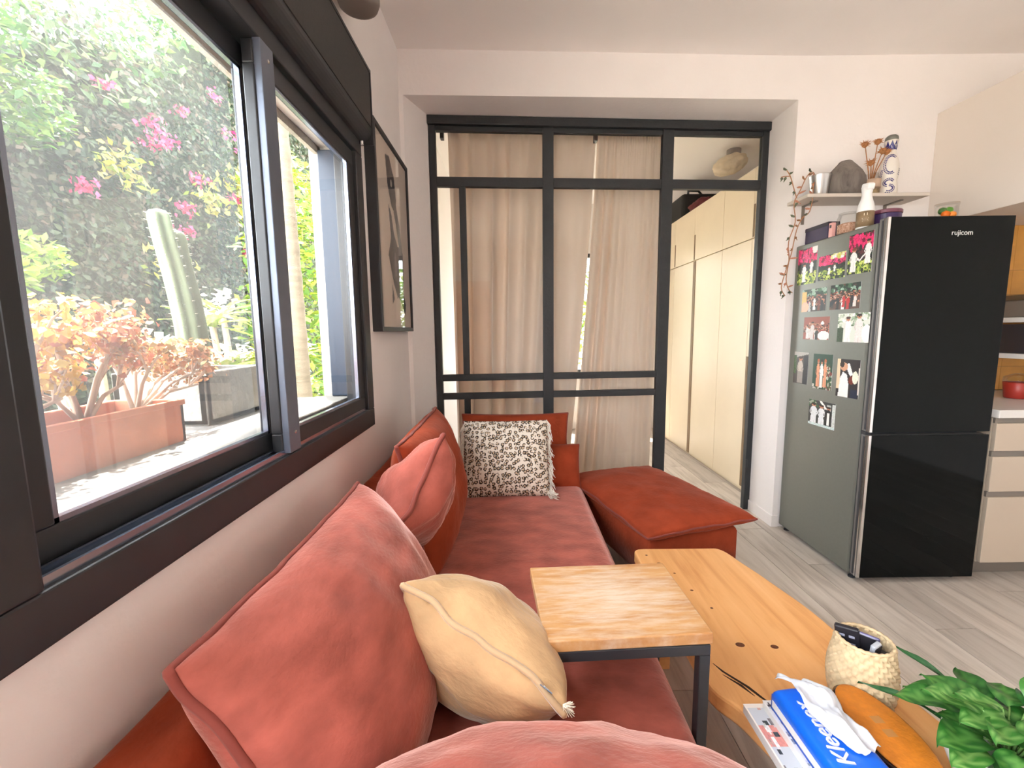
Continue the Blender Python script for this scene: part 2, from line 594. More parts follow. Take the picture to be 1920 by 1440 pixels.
# bedroom shell
tag(MB().box(BED_R, BED_R + .15, 3.16, BED_B, 0, ZC).build('wall_bedroom_right', m_wall), kind='structure')
GX0, GX1, GZ0, GZ1 = -0.1, 1.4, 0.75, 2.3
tag(MB().box(XL, GX0, BED_B, BED_B + .15, 0, ZC).box(GX1, BED_R + .15, BED_B, BED_B + .15, 0, ZC).box(GX0, GX1, BED_B, BED_B + .15, 0, GZ0).box(GX0, GX1, BED_B, BED_B + .15, GZ1, ZC)
    .build('wall_bedroom_back', m_wall), kind='structure')
w2 = tag(MB().box(GX0, GX0 + .05, BED_B + .02, BED_B + .08, GZ0, GZ1).box(GX1 - .05, GX1, BED_B + .02, BED_B + .08, GZ0, GZ1).box(GX0, GX1, BED_B + .02, BED_B + .08, GZ1 - .05, GZ1)
         .box(GX0, GX1, BED_B + .02, BED_B + .08, GZ0, GZ0 + .05).box(.6, .65, BED_B + .02, BED_B + .08, GZ0, GZ1).build('window_2', m_black), kind='structure')
MB().box(GX0 + .05, GX1 - .05, BED_B + .045, BED_B + .05, GZ0 + .05, GZ1 - .05).build('glass_pane', m_glass, w2)
portal(((GX0 + GX1) / 2, BED_B + 0.1, (GZ0 + GZ1) / 2), (0, -1, 0), GX1 - GX0, GZ1 - GZ0)
tag(MB().box(1.722, 1.73, YF, YP, 0, 0.075).box(1.722, 1.765, YF - .008, YF, 0, .075).build('baseboard_far', m_wall), kind='structure')

# outside ground, added unseen slab over the window, keeps direct sun off the sofa
tag(MB().box(-30, -1.0, 1.0, 30, -0.60, -0.495).build('garden_ground', mat('garden_soil', lin(92, 88, 66), .95, var=.3, scale=4), None), kind='structure')
tag(MB().box(-30, 30, -30, 30, -0.62, -0.5).build('ground', mat('bounce_paving', lin(186, 178, 166), .95, var=.1, scale=3), None), kind='structure')  # unseen pale ground added to bounce sunlight up to the ceiling
tag(MB().box(-1.02, -0.80, .3, 5, 2.62, 2.74).build('added_sun_blocker', m_outwall), kind='structure')
tag(MB().box(-1.42, -0.80, 0.2, 1.95, 0.90, 1.035).build('ledge_outside', m_ledge, bevel=.008), kind='structure')
o = tag(MB().box(-0.86, -0.70, 0.42, 1.885, 1.0, 1.048).build('sill_outside', m_ledge, bevel=.006), kind='structure')

# ------------------------------------------------------------------ window_1
win = tag(thing('window_1', None, None, (XL, (WY0 + WY1) / 2, WZ0)), kind='structure')
del_keys = [k for k in ('label', 'category') if k in win]
fx0, fx1 = -0.70, -0.608
MB().box(fx0, fx1, WY0, WY1, WZ0, 0.992).build('frame_rail', m_black, win, bevel=.004)
MB().box(fx0, fx1, WY0, WY1, 2.04, WZ1 + .02).build('frame_rail', m_black, win, bevel=.004)
MB().box(fx0, fx1, WY0, 0.53, 0.992, 2.04).build('frame_stile', m_black, win, bevel=.004)
MB().box(fx0, fx1, 1.828, WY1, 0.992, 2.04).build('frame_stile', m_black, win, bevel=.004)
for a in (-0.622, -0.648, -0.676):
    MB().box(a - .003, a + .003, 0.532, 1.828, 0.990, 1.006).build('track', m_alu, win)


def sash(x0, x1, y0, y1, z0, z1, s, b, screen=False):
    s_ = MB().box(x0, x1, y0, y1, z0, z0 + b).build('sash', m_black, win, bevel=.003)
    MB().box(x0, x1, y0, y1, z1 - s, z1).build('sash_rail', m_black, s_, bevel=.003)
    MB().box(x0, x1, y0, y0 + s, z0 + b, z1 - s).build('sash_stile', m_black, s_, bevel=.003)
    MB().box(x0, x1, y1 - s, y1, z0 + b, z1 - s).build('sash_stile', m_black, s_, bevel=.003)
    xm = (x0 + x1) / 2
    MB().box(xm - .002, xm + .002, y0 + s, y1 - s, z0 + b, z1 - s).build('glass_pane', m_glass, s_)
    g = .008
    bd = MB()
    for xx in (x1 - .004,):
        bd.box(xx - .012, xx + .001, y0 + s, y0 + s + g, z0 + b, z1 - s).box(xx - .012, xx + .001, y1 - s - g, y1 - s, z0 + b, z1 - s)
        bd.box(xx - .012, xx + .001, y0 + s, y1 - s, z0 + b, z0 + b + g).box(xx - .012, xx + .001, y0 + s, y1 - s, z1 - s - g, z1 - s)
    bd.build('glazing_bead', m_alu, s_)
    if screen:
        MB().box(x0 - .012, x0 - .0105, y0 + s, y1 - s, z0 + b, z1 - s).build('insect_screen', m_screen, s_)
    return s_


sash(-0.690, -0.662, 0.547, 1.225, 1.0, 2.035, 0.055, 0.05, True)
sash(-0.650, -0.622, 1.15, 1.825, 1.0, 2.035, 0.055, 0.05)
MB().box(-0.624, -0.604, 1.155, 1.215, 0.996, 2.04).build('mullion', m_mull, win, bevel=.002)
for z in (1.05, 2.0):
    MB().lathe([(0.0055, 0), (0.005, .003), (0, .005)], 12, M=Matrix.Translation((-0.604, 1.185, z)) @ Matrix.Rotation(math.pi / 2, 4, 'Y')).build('screw', m_chrome, win)
portal((-0.72, (WY0 + WY1) / 2, 1.52), (1, 0, 0), 1.05, 1.4)

w5 = tag(MB().box(-.70, -.64, VY0, VY0 + .05, VZ0, VZ1).box(-.70, -.64, VY1 - .05, VY1, VZ0, VZ1).box(-.70, -.64, VY0, VY1, VZ0, VZ0 + .05).box(-.70, -.64, VY0, VY1, VZ1 - .05, VZ1).build('added_fill_window', m_black), kind='structure')  # unseen glazed opening added behind the camera to brighten the room
MB().box(-.672, -.668, VY0 + .05, VY1 - .05, VZ0 + .05, VZ1 - .05).build('glass_pane', m_glass, w5)
portal((-0.72, (VY0 + VY1) / 2, (VZ0 + VZ1) / 2), (1, 0, 0), VZ1 - VZ0, VY1 - VY0)

MB().box(-.779, -.702, 1.866, 1.899, 1.05, 2.06).build('shutter_guide', mat('shutter_blue_grey', lin(44, 56, 74), .5), win, bevel=.004)

# roller blind box above the window
rb = thing('roller_blind', 'charcoal roller blind cassette with rounded lower edge above the window', 'roller blind', (-0.6, 1.1, 2.1))
prof = [(XL + .001, 2.375), (-0.565, 2.375), (-0.565, 2.15)]
for k in range(1, 9):
    a = math.pi / 2 * k / 8
    prof.append((-0.565 - 0.05 * (1 - math.cos(a)), 2.15 - 0.055 * math.sin(a)))
prof.append((XL + .001, 2.095))
Mx = Matrix(((1, 0, 0, 0), (0, 0, 1, 0), (0, 1, 0, 0), (0, 0, 0, 1)))
MB().prism(prof[::-1], 0.25, 1.905, M=Mx).build('cassette', m_black, rb)
bx('fabric_cover', m_blind, (-0.566, -0.562, 0.26, 1.897, 2.155, 2.366), rb, 0)
bx('trim_strip', m_black, (-0.568, -0.559, 0.25, 1.907, 2.366, 2.378), rb, .001)
bx('end_cap', m_black, (XL + .001, -0.559, 1.905, 1.913, 2.09, 2.38), rb, .001)
MB().lathe([(0.009, 0), (0.009, .012), (0, .012)], 12, M=Matrix.Translation((-0.60, 1.88, 2.083))).build('end_screw', m_chrome, rb)

# wall lamp
wlp = thing('wall_lamp', 'grey round wall lamp above the window blind', 'wall lamp', (-0.54, 1.72, 2.47))
MB().lathe([(0, 0), (0.05, .002), (0.068, .012), (0.075, .03), (0.075, .16), (0.07, .165)], 32, (-0.535, 1.72, 2.475)).build('shade', mat('lamp_grey', lin(120, 112, 106), 0.6), wlp, smooth=True)
MB().tube([(-0.535, 1.72, 2.60), (-0.62, 1.72, 2.60)], 0.012).build('arm', m_black, wlp)

# ------------------------------------------------------------------ painted prints (colour per cell of a fine grid)
class Img:
    def __init__(s, w, h, c):
        s.w, s.h = w, h
        s.a = np.ones((h, w, 3)) * np.array(c)
        s.Y, s.X = np.mgrid[0:h, 0:w]
        s.X = (s.X + .5) / w
        s.Y = (s.Y + .5) / h

    def put(s, mask, c, j=0.0):
        n = int(mask.sum())
        if n:
            s.a[mask] = np.clip(np.array(c) * (1 + j * rng.normal(size=(n, 1))) + j * 0.2 * rng.normal(size=(n, 3)) * np.array(c), 0, 1)

    def rect(s, x0, x1, y0, y1, c, j=0.0):
        s.put((s.X >= x0) & (s.X < x1) & (s.Y >= y0) & (s.Y < y1), c, j)

    def ell(s, x, y, rx, ry, c, j=0.0, rot=0):
        dx, dy = s.X - x, s.Y - y
        cr, sr = math.cos(rot), math.sin(rot)
        s.put((((dx * cr + dy * sr) / rx) ** 2 + ((-dx * sr + dy * cr) / ry) ** 2) < 1, c, j)

    def poly(s, pts, c, j=0.0):
        m = np.zeros_like(s.X, bool)
        n = len(pts)
        for i in range(n):
            (x0, y0), (x1, y1) = pts[i], pts[(i + 1) % n]
            cond = ((y0 > s.Y) != (y1 > s.Y))
            xi = (x1 - x0) * (s.Y - y0) / ((y1 - y0) if y1 != y0 else 1e-9) + x0
            m ^= cond & (s.X < xi)
        s.put(m, c, j)

    def blobs(s, n, x0, x1, y0, y1, r, cols, j=.2):
        for _ in range(n):
            c = cols[int(rng.integers(len(cols)))]
            s.ell(rng.uniform(x0, x1), rng.uniform(y0, y1), r * rng.uniform(.5, 1.3), r * rng.uniform(.5, 1.3), c, j)

    def mesh(s, name, M, m, thick=0.0012):
        # unit square [0,1]^2 (x right, y up) mapped by M; thickness along -z
        w, h = s.w, s.h
        vs = [(i / w, jj / h, 0) for jj in range(h + 1) for i in range(w + 1)]
        fs = [(jj * (w + 1) + i, jj * (w + 1) + i + 1, (jj + 1) * (w + 1) + i + 1, (jj + 1) * (w + 1) + i) for jj in range(h) for i in range(w)]
        b = len(vs)
        zt = -1.0
        vs += [(0, 0, zt), (1, 0, zt), (1, 1, zt), (0, 1, zt), (0, 0, 0), (1, 0, 0), (1, 1, 0), (0, 1, 0)]
        fs += [(b + 3, b + 2, b + 1, b), (b, b + 1, b + 5, b + 4), (b + 1, b + 2, b + 6, b + 5), (b + 2, b + 3, b + 7, b + 6), (b + 3, b, b + 4, b + 7)]
        me = bpy.data.meshes.new(name)
        me.from_pydata([tuple(M @ Vector(v)) for v in vs], [], fs)
        cols = np.ones((len(fs), 4))
        cols[:, :3] = .85
        cols[:w * h, :3] = s.a.reshape(-1, 3)
        at = me.color_attributes.new('Col', 'FLOAT_COLOR', 'CORNER')
        lens = np.array([len(f) for f in fs])
        at.data.foreach_set('color', np.repeat(cols, lens, axis=0).ravel())
        me.materials.append(m)
        return me


L = lin
# framed art print on the window wall
pf = thing('framed_print', 'tall black framed print of a grey abstract figure beside the window', 'picture', (XL, 2.3, 1.33))
py0, py1, pz0, pz1 = 1.985, 2.605, 1.325, 2.245
for d in ((XL, -0.578, py0, py0 + .022, pz0, pz1), (XL, -0.578, py1 - .022, py1, pz0, pz1), (XL, -0.578, py0 + .022, py1 - .022, pz1 - .022, pz1), (XL, -0.578, py0 + .022, py1 - .022, pz0, pz0 + .022)):
    bx('frame_side', m_black, d, pf, .002)
im = Img(90, 130, L(226, 212, 200))
g1, g2 = L(104, 102, 106), L(84, 82, 86)
im.poly([(.30, .93), (.42, .95), (.56, .86), (.60, .74), (.55, .66), (.44, .68), (.34, .78)], g2, .04)
im.poly([(.58, .72), (.68, .62), (.74, .50), (.76, .40), (.66, .44), (.56, .60), (.50, .66)], g1, .04)
im.poly([(.34, .68), (.42, .64), (.48, .54), (.58, .48), (.76, .46), (.78, .30), (.70, .20), (.52, .17), (.40, .26), (.28, .40), (.38, .50)], g1, .05)
im.poly([(.40, .28), (.52, .20), (.66, .14), (.78, .08), (.82, .14), (.72, .24)], g2, .05)
im.poly([(.36, .24), (.42, .16), (.34, .13)], g1)
im.ell(.50, .36, .04, .07, L(140, 134, 132), .03)
im.ell(.46, .81, .03, .02, L(200, 190, 180))
Mp = Matrix(((0, 0, 1, -0.588), (py1 - py0 - .044, 0, 0, py0 + .022), (0, pz1 - pz0 - .044, 0, pz0 + .022), (0, 0, 0, 1)))
Mp = Mp @ Matrix.Diagonal((1, 1, .003, 1))
link('print', im.mesh('print', Mp, m_paper), None, pf)
bx('glass_front', glass_mat('print_glass', (.98, .98, .98), .22), (-0.5845, -0.583, py0 + .02, py1 - .02, pz0 + .02, pz1 - .02), pf, 0)

# ------------------------------------------------------------------ glass partition
gp = thing('glass_partition', 'black steel framed glass partition with open doorway to the bedroom', 'partition', (0.6, YP, 0))
ya, yb = YP - 0.0, YP + 0.045
PZ1 = 2.664


def bar(name, x0, x1, z0, z1, dy=0):
    return bx(name, m_blackrough, (x0, x1, ya + dy, yb - dy, z0, z1), gp, .003)


bar('post', -0.53, -0.487, 0, PZ1)
bar('post', 0.226, 0.298, 0, PZ1)
bar('post', 1.024, 1.099, 0, PZ1)
bar('post', 1.69, 1.735, 0, PZ1)
bx('head_rail', m_blackrough, (-0.535, 1.738, ya - .02, yb, 2.612, PZ1), gp, .004)
for a, b in ((-0.487, .226), (.298, 1.024), (1.099, 1.69)):
    bar('transom', a, b, 2.245, 2.305, .004)
    bar('top_rail', a, b, 2.582, 2.612, .006)
for a, b in ((-0.487, .226), (.298, 1.024)):
    bar('rail', a, b, 0.988, 1.032, .004)
    bar('rail', a, b, 0.862, 0.905, .004)
    bar('bottom_rail', a, b, 0.0, 0.06, .004)
bar('thin_post', -0.338, -0.295, 1.032, 2.245, .004)
bar('thin_post', -0.338, -0.295, .06, .862, .004)


def pane(x0, x1, z0, z1):
    bx('glass_pane', m_pglass, (x0, x1, YP + .02, YP + .025, z0, z1), gp, 0)


for a, b in ((-0.487, .226), (.298, 1.024), (1.099, 1.69)):
    pane(a, b, 2.305, 2.582)
for a, b in ((-0.487, -.338), (-.295, .226), (.298, 1.024)):
    pane(a, b, 1.032, 2.245)
    pane(a, b, .06, .862)
for a, b in ((-0.487, .226), (.298, 1.024)):
    pane(a, b, .905, .988)
for z in (1.75, 1.05, .35):
    MB().tube([(1.692, ya - .006, z - .03), (1.692, ya - .006, z + .03)], .007, 10).build('hinge', m_blackrough, gp)



def skew(me):
    for v in me.vertices:
        y2 = v.co.y + SKEW_PART * (v.co.x - 1.715)
        v.co.x *= (YP + SKEW_PART * (v.co.x - 1.715)) / YP
        v.co.y = y2


for o in gp.children:
    skew(o.data)
# ------------------------------------------------------------------ bedroom contents
cw = thing('curtain_rod', 'thin dark curtain rod behind the glass partition', 'curtain rod', (0.3, 3.2, 2.66))
MB().tube([(-0.5, 3.2, 2.635), (1.68, 3.2, 2.635)], .007, 10).build('rod', m_black, cw)
for xx in (-0.46, .60):
    bx('bracket', m_black, (xx - .012, xx + .012, 3.16, 3.205, 2.58, 2.66), cw, .001)


def curtain(label, xt0, xt1, xb0, xb1, folds, amp, seed, ztop=2.65, zbot=.02, rep=None):
    n, mz = 220, 40
    vs, fs = [], []
    rr = random.Random(seed)
    ph = [rr.uniform(0, 6.3) for _ in range(6)]
    for j in range(mz + 1):
        t = j / mz
        z = ztop + (zbot - ztop) * t
        a0, a1 = xt0 + (xb0 - xt0) * t ** 1.2, xt1 + (xb1 - xt1) * t ** 1.2
        for i in range(n + 1):
            s = i / n
            w = s + .012 * math.sin(9 * s + ph[0]) + .006 * math.sin(23 * s + ph[1] + t)
            fold = math.sin(2 * math.pi * folds * w + ph[2] + .35 * math.sin(3 * t + ph[3])) + .45 * math.sin(2 * math.pi * folds * .53 * w + ph[4] + .8 * t)
            g = amp * (.35 + .65 * min(1, t * 4)) * (.7 + .5 * math.sin(5 * s + ph[5]))
            ruff = .004 * math.sin(2 * math.pi * folds * 3.1 * w) * max(0, 1 - t * 12)
            vs.append((a0 + (a1 - a0) * s + .3 * g * math.sin(2 * math.pi * folds * w + 1.2), 3.215 + g * fold * .8 + ruff + .01, z + .006 * math.sin(2 * math.pi * folds * 2.7 * w) * (j == 0)))
    for j in range(mz):
        for i in range(n):
            fs.append((j * (n + 1) + i, j * (n + 1) + i + 1, (j + 1) * (n + 1) + i + 1, (j + 1) * (n + 1) + i))
    o = MB().add(vs, fs).build('curtain', m_curtain, smooth=True)
    so = o.modifiers.new('solid', 'SOLIDIFY')
    so.thickness = .002
    tag(o, label, 'curtain', 'linen curtains behind the glass partition')


curtain('wide sheer linen curtain behind the two left panels of the partition', -0.43, 0.61, -0.42, 0.40, 8, .044, 3)
curtain('densely pleated linen curtain gathered beside the bedroom doorway', 0.62, 1.075, 0.43, 1.04, 8, .032, 8)

for o in list(cw.children) + [o for o in COL.objects if o.name.startswith('curtain') and o.type == 'MESH']:
    skew(o.data)

wd = thing('wardrobe', 'cream built-in wardrobe with flat doors seen through the doorway', 'wardrobe', (2.1, 4.2, 0))
bx('carcass', m_cream, (1.875, BED_R - .03, 3.18, 5.30, 0.0, 2.52), wd)
edges = [3.18, 3.425, 3.90, 4.50, 5.02, 5.30]
for i in range(5):
    a, b = edges[i], edges[i + 1]
    g = .004
    lo = bx('lower_door', m_cream, (1.853, 1.873, a + g / 2, b - g / 2, 0.03, 1.995), wd, .002)
    up = bx('upper_door', m_cream, (1.853, 1.873, a + g / 2, b - g / 2, 2.003, 2.515), wd, .002)
    if i in (0, 2, 4):
        bx('pull_strip', m_creamdark, (1.849, 1.855, b - .03 if i != 2 else b - .06, b - .004, 0.03 if i == 2 else .05, 1.99 if i == 2 else 1.1), lo, 0)
    if i in (0, 2, 3):
        bx('pull_strip', m_creamdark, (1.849, 1.855, b - .022, b - .004, 2.01, 2.25), up, 0)
MB().tube([(1.851, 4.455, 1.26), (1.846, 4.455, 1.26)], .012, 12).build('lock', m_greyedge, wd)

bgm = thing('travel_bag', 'black bag stored on top of the wardrobe', 'bag', (2.0, 5.15, 2.52))
bm_ = MB()
bm_.box(1.88, 2.3, 4.92, 5.28, 2.522, 2.78)
bm_.build('body', mat('bag_black', (0.01, 0.01, 0.011), .7), bgm, bevel=.03)
MB().tube([(1.95, 4.95, 2.78), (1.97, 5.0, 2.83), (2.1, 5.05, 2.84), (2.2, 5.1, 2.78)], .012).build('handle', m_black, bgm)


def lump(name, label, cat, c, r, m, seed, amp=.25):
    bmh = bmesh.new()
    bmesh.ops.create_icosphere(bmh, subdivisions=4, radius=1)
    for v in bmh.verts:
        q = v.co.copy()
        k = 1 + amp * noise.noise(q * 2.2 + Vector((seed, 0, 0))) + amp * .5 * noise.noise(q * 5 + Vector((0, seed, 0)))
        v.co = Vector((q.x * r[0] * k, q.y * r[1] * k, max(q.z, -.62) * r[2] * k))
    me = bpy.data.meshes.new(name)
    bmh.to_mesh(me)
    bmh.free()
    o = link(name, me, m, None, True)
    o.location = c
    return tag(o, label, cat)


lump('folded_blanket', 'dark red bundled cloth beside the black bag on the wardrobe', 'blanket', (1.99, 4.68, 2.575), (.1, .2, .075), mat('maroon_cloth', lin(96, 40, 42), .9, var=.3, scale=20), 4)

pl = thing('paper_ceiling_lamp', 'crumpled cream paper lamp on the bedroom ceiling', 'ceiling lamp', (1.98, 4.1, 2.9))
bmh = bmesh.new()
bmesh.ops.create_icosphere(bmh, subdivisions=4, radius=1)
for v in bmh.verts:
    q = v.co.copy()
    k = 1 + .14 * noise.noise(q * 3.1) + .06 * noise.noise(q * 8)
    v.co = Vector((q.x * .15 * k, q.y * .13 * k, q.z * .085 * k))
me = bpy.data.meshes.new('paper_shade')
bmh.to_mesh(me)
bmh.free()
o = link('paper_shade', me, mat('lamp_paper', lin(236, 222, 196), .8, var=.12, scale=14, bump=.5, bscale=40, trans=.3), None, True)
o.location = (1.99, 4.12, 2.785)
o.rotation_euler = (.1, -.35, .2)
bpy.context.view_layer.update()
adopt(o, pl)
MB().lathe([(.06, 0), (.06, .05), (0, .05)], 24, (2.02, 4.12, 2.86)).build('ceiling_plate', m_greyedge, pl)

# green tree outside bedroom window is built with the garden below

# ------------------------------------------------------------------ fridge
fg = thing('fridge', 'tall grey steel fridge freezer with black glass doors', 'fridge', (2.06, 2.42, 0))
FX0, FX1 = 1.768, 2.362
MB().box(FX0, FX1, 2.165, 2.762, .025, 1.815).build('body', m_steel, fg, bevel=.008)
bx('gasket', m_fridgedark, (FX0 + .01, FX1 - .01, 2.15, 2.166, .05, 1.81), fg, 0)
SPL = 0.792
for n_, z0, z1 in (('freezer_door', .035, SPL - .008), ('fridge_door', SPL + .008, 1.828)):
    dd = MB().box(FX0, FX1, 2.108, 2.152, z0, z1).build(n_, mat(n_ + '_edge', lin(120, 118, 116), .4, metal=.5), fg, bevel=.004)
    bx('glass_front', m_blackglass, (FX0 + .012, FX1, 2.100, 2.1075, z0, z1), dd, .0015)
    bx('edge_strip', m_chrome, (FX0 - .003, FX0 + .011, 2.099, 2.108, z0, z1), dd, .001)
    bx('handle_groove', m_fridgedark, (FX0 - .0012, FX0 + .002, 2.124, 2.136, z0 + .01, z1 - .01), dd, 0)
    bx('handle_strip', m_chrome, (FX0 - .003, FX0 + .001, 2.113, 2.1205, z0 + .003, z1 - .003), dd, 0)
bx('hinge', m_fridgedark, (FX0 - .004, FX0 + .02, 2.12, 2.15, SPL - .008, SPL + .008), fg, 0)
for xx in (FX0 + .03, FX1 - .05):
    for yy in (2.17, 2.72):
        MB().lathe([(.017, 0), (.017, .008), (.01, .012), (.01, .03), (0, .03)], 16, (xx, yy, 0)).build('foot', m_black, fg)
Mt = Matrix(((1, 0, 0, 2.118), (0, 0, -1, 2.0995), (0, 1, 0, 1.752), (0, 0, 0, 1)))
text_part('logo', 'rujicom', .033, Mt, mat('logo_silver', (.7, .7, .7), .3, metal=.4), fg, .0004)

# photos on the side of the fridge (y range right-to-left in the photo: y1 is the far edge)
magenta, dmag, grass, grass2, dkg, skin, wht = L(226, 30, 104), L(120, 10, 50), L(170, 190, 70), L(90, 120, 40), L(26, 40, 26), L(190, 130, 100), L(246, 242, 238)


def garden(w, h):
    im = Img(w, h, dkg)
    im.blobs(90, 0, 1, .3, 1, .05, [dkg, L(50, 60, 40), L(30, 20, 24)])
    im.blobs(160, 0, 1, .62, .95, .06, [magenta, L(238, 60, 130), dmag, magenta])
    im.blobs(120, 0, 1, 0, .36, .05, [grass, grass2, L(200, 214, 110), dkg])
    return im


def person(im, x, y0, y1, w, body, hair=L(50, 34, 26), legs=None, head=skin):
    h = y1 - y0
    dk_ = tuple(c * .78 for c in body)
    im.poly([(x - w * .40, y0), (x + w * .36, y0), (x + w * .30, y0 + h * .50), (x + w * .36, y0 + h * .72), (x + w * .16, y0 + h * .83), (x - w * .16, y0 + h * .83), (x - w * .36, y0 + h * .72), (x - w * .28, y0 + h * .5)], body, .05)
    im.poly([(x + w * .02, y0), (x + w * .10, y0), (x + w * .06, y0 + h * .42)], dk_)
    im.poly([(x - w * .36, y0 + h * .74), (x - w * .52, y0 + h * .52), (x - w * .34, y0 + h * .40), (x - w * .28, y0 + h * .44), (x - w * .38, y0 + h * .54), (x - w * .26, y0 + h * .66)], dk_, .05)
    im.poly([(x + w * .36, y0 + h * .74), (x + w * .50, y0 + h * .50), (x + w * .34, y0 + h * .38), (x + w * .28, y0 + h * .42), (x + w * .38, y0 + h * .52), (x + w * .26, y0 + h * .66)], body, .05)
    if legs:
        im.rect(x - w * .4, x + w * .4, y0, y0 + h * .42, legs, .05)
    im.ell(x, y0 + h * .90, w * .27, h * .085, head, .04)
    im.ell(x, y0 + h * .945, w * .29, h * .055, hair, .05)


def crowd(w, h, bgc, cols, green=True):
    im = Img(w, h, bgc)
    if green:
        im.blobs(60, 0, 1, .68, 1, .08, [L(70, 110, 80), L(30, 60, 40), L(150, 180, 160), L(40, 50, 44)])
    im.blobs(110, 0, 1, .25, .72, .035, [skin, L(150, 80, 60), L(60, 40, 34), L(200, 150, 130)])
    for i in range(9):
        person(im, rng.uniform(.05, .95), rng.uniform(-.05, .1), rng.uniform(.5, .68), .13, cols[i % len(cols)])
    return im


ph = []
im = garden(30, 44); im.ell(.88, .95, .14, .14, wht); person(im, .36, .06, .60, .26, wht); person(im, .74, .30, .66, .2, wht); ph.append((2.73, 2.566, 1.577, 1.787, im, 'small photo of a couple under pink blossom, far upper corner of fridge side'))
im = garden(46, 34); im.blobs(20, .5, 1, .82, 1, .08, [L(230, 225, 150), wht, L(200, 200, 90)]); person(im, .42, .22, .52, .12, wht); person(im, .62, .3, .58, .1, wht); ph.append((2.548, 2.345, 1.583, 1.718, im, 'wide photo of a tiny white-clad couple in a grassy garden with pink blossom'))
im = garden(44, 54); im.blobs(25, .3, .8, .35, .65, .07, [L(40, 20, 20), L(90, 40, 40)]); person(im, .24, .05, .66, .34, wht, L(120, 60, 40)); person(im, .82, .22, .82, .3, wht); im.poly([(.36, .36), (.5, .30), (.74, .46), (.72, .5), (.5, .35), (.38, .42)], wht); ph.append((2.33, 2.175, 1.589, 1.788, im, 'largest blossom photo of a couple in white holding hands, by fridge door'))
im = crowd(46, 32, L(60, 54, 50), [wht, L(40, 40, 46), L(214, 60, 110), L(190, 190, 190), L(120, 60, 50)]); im.rect(0, .2, .0, .9, L(238, 190, 110), .1); im.ell(.14, .2, .16, .25, L(240, 190, 160), .05); ph.append((2.672, 2.467, 1.413, 1.543, im, 'photo of guests with a bright yellow patch at its left'))
im = crowd(50, 34, L(90, 64, 54), [wht, L(36, 36, 40), L(190, 40, 44), L(60, 50, 50), L(230, 220, 214)]); im.poly([(.0, .1), (.2, .3), (.22, .4), (.1, .42), (0, .3)], L(30, 34, 44)); person(im, .62, 0, .55, .13, L(190, 34, 40)); ph.append((2.438, 2.228, 1.414, 1.547, im, 'photo of a dancing crowd with one red dress'))
im = crowd(46, 32, L(150, 80, 64), [L(220, 214, 210), L(40, 34, 38), L(170, 60, 50), wht], False); person(im, .36, 0, .8, .18, L(214, 206, 204)); im.ell(.8, .18, .22, .2, wht, .04); im.ell(.74, .72, .06, .08, wht); ph.append((2.64, 2.428, 1.25, 1.38, im, 'photo of a reddish festive crowd below the yellow-edged photo'))
im = Img(50, 36, L(222, 226, 214)); im.blobs(60, 0, 1, .5, 1, .05, [wht, L(150, 170, 140), L(190, 200, 180), L(90, 110, 80)]); im.rect(0, .2, 0, .5, L(50, 70, 44), .3); person(im, .34, 0, .9, .26, wht, L(70, 34, 24)); person(im, .68, 0, .98, .28, L(240, 226, 222), L(40, 26, 22)); im.ell(.92, .3, .14, .3, wht); ph.append((2.366, 2.155, 1.241, 1.391, im, 'bright photo of bride and groom in white by fridge door'))
im = Img(32, 46, L(70, 64, 58)); im.poly([(0, .8), (1, .95), (1, 1), (0, 1)], L(180, 176, 170)); im.rect(0, .2, .3, .9, L(60, 90, 50), .3); im.rect(.7, 1, 0, .9, L(26, 26, 34), .2); person(im, .46, .02, .88, .46, L(196, 184, 172), L(60, 34, 26), L(150, 142, 134)); ph.append((2.707, 2.578, .98, 1.172, im, 'narrow photo of one man in pale shirt near the wall'))
im = Img(36, 46, L(28, 66, 50)); im.blobs(40, .75, 1, 0, .7, .05, [L(190, 190, 170), L(60, 90, 60), L(120, 60, 50)]); im.blobs(14, 0, 1, 0, .12, .06, [L(200, 196, 186), L(90, 90, 60)]); person(im, .28, .06, .86, .22, L(232, 160, 124), L(190, 100, 60)); person(im, .64, .06, .86, .22, L(232, 160, 124), L(190, 100, 60)); person(im, .46, .04, .86, .2, wht, L(50, 36, 30)); ph.append((2.534, 2.38, .969, 1.169, im, 'photo of two peach dresses flanking a white suit'))
im = Img(40, 48, L(40, 32, 34)); im.rect(0, .16, .2, 1, L(236, 206, 170)); im.poly([(.35, .86), (.55, .9), (.72, .62), (.6, .56)], wht, .03); im.ell(.32, .80, .16, .11, L(214, 160, 126)); im.ell(.22, .86, .1, .08, L(50, 34, 26)); im.poly([(.1, 0), (.16, .5), (.28, .66), (.46, .6), (.56, .3), (.56, 0)], wht, .03); im.ell(.66, .46, .12, .11, L(120, 50, 34), .2); im.ell(.82, .54, .13, .16, L(244, 236, 214), .1); im.rect(.64, .95, 0, .22, L(26, 36, 60), .1); im.rect(.94, 1, .1, .8, L(220, 210, 200)); ph.append((2.345, 2.19, .951, 1.152, im, 'photo of a man in white with bouquet against dark background'))
im = Img(46, 42, L(60, 62, 60)); im.poly([(.4, 1), (.62, .7), (.72, .72), (.5, 1)], wht); im.rect(.7, .84, .2, .9, L(180, 184, 180), .1); im.rect(.9, 1, .1, .95, L(210, 214, 210), .1); im.blobs(16, 0, .4, .75, 1, .06, [L(60, 90, 60), L(150, 160, 140)]); person(im, .2, .1, .88, .32, L(226, 228, 230)); person(im, .5, .1, .86, .3, L(232, 234, 236)); person(im, .76, .1, .84, .28, L(28, 28, 32)); im.rect(.71, .8, .12, .6, wht); im.rect(0, 1, 0, .1, L(200, 216, 214), .15); ph.append((2.545, 2.335, .755, .902, im, 'lowest photo with three men in white shirts'))
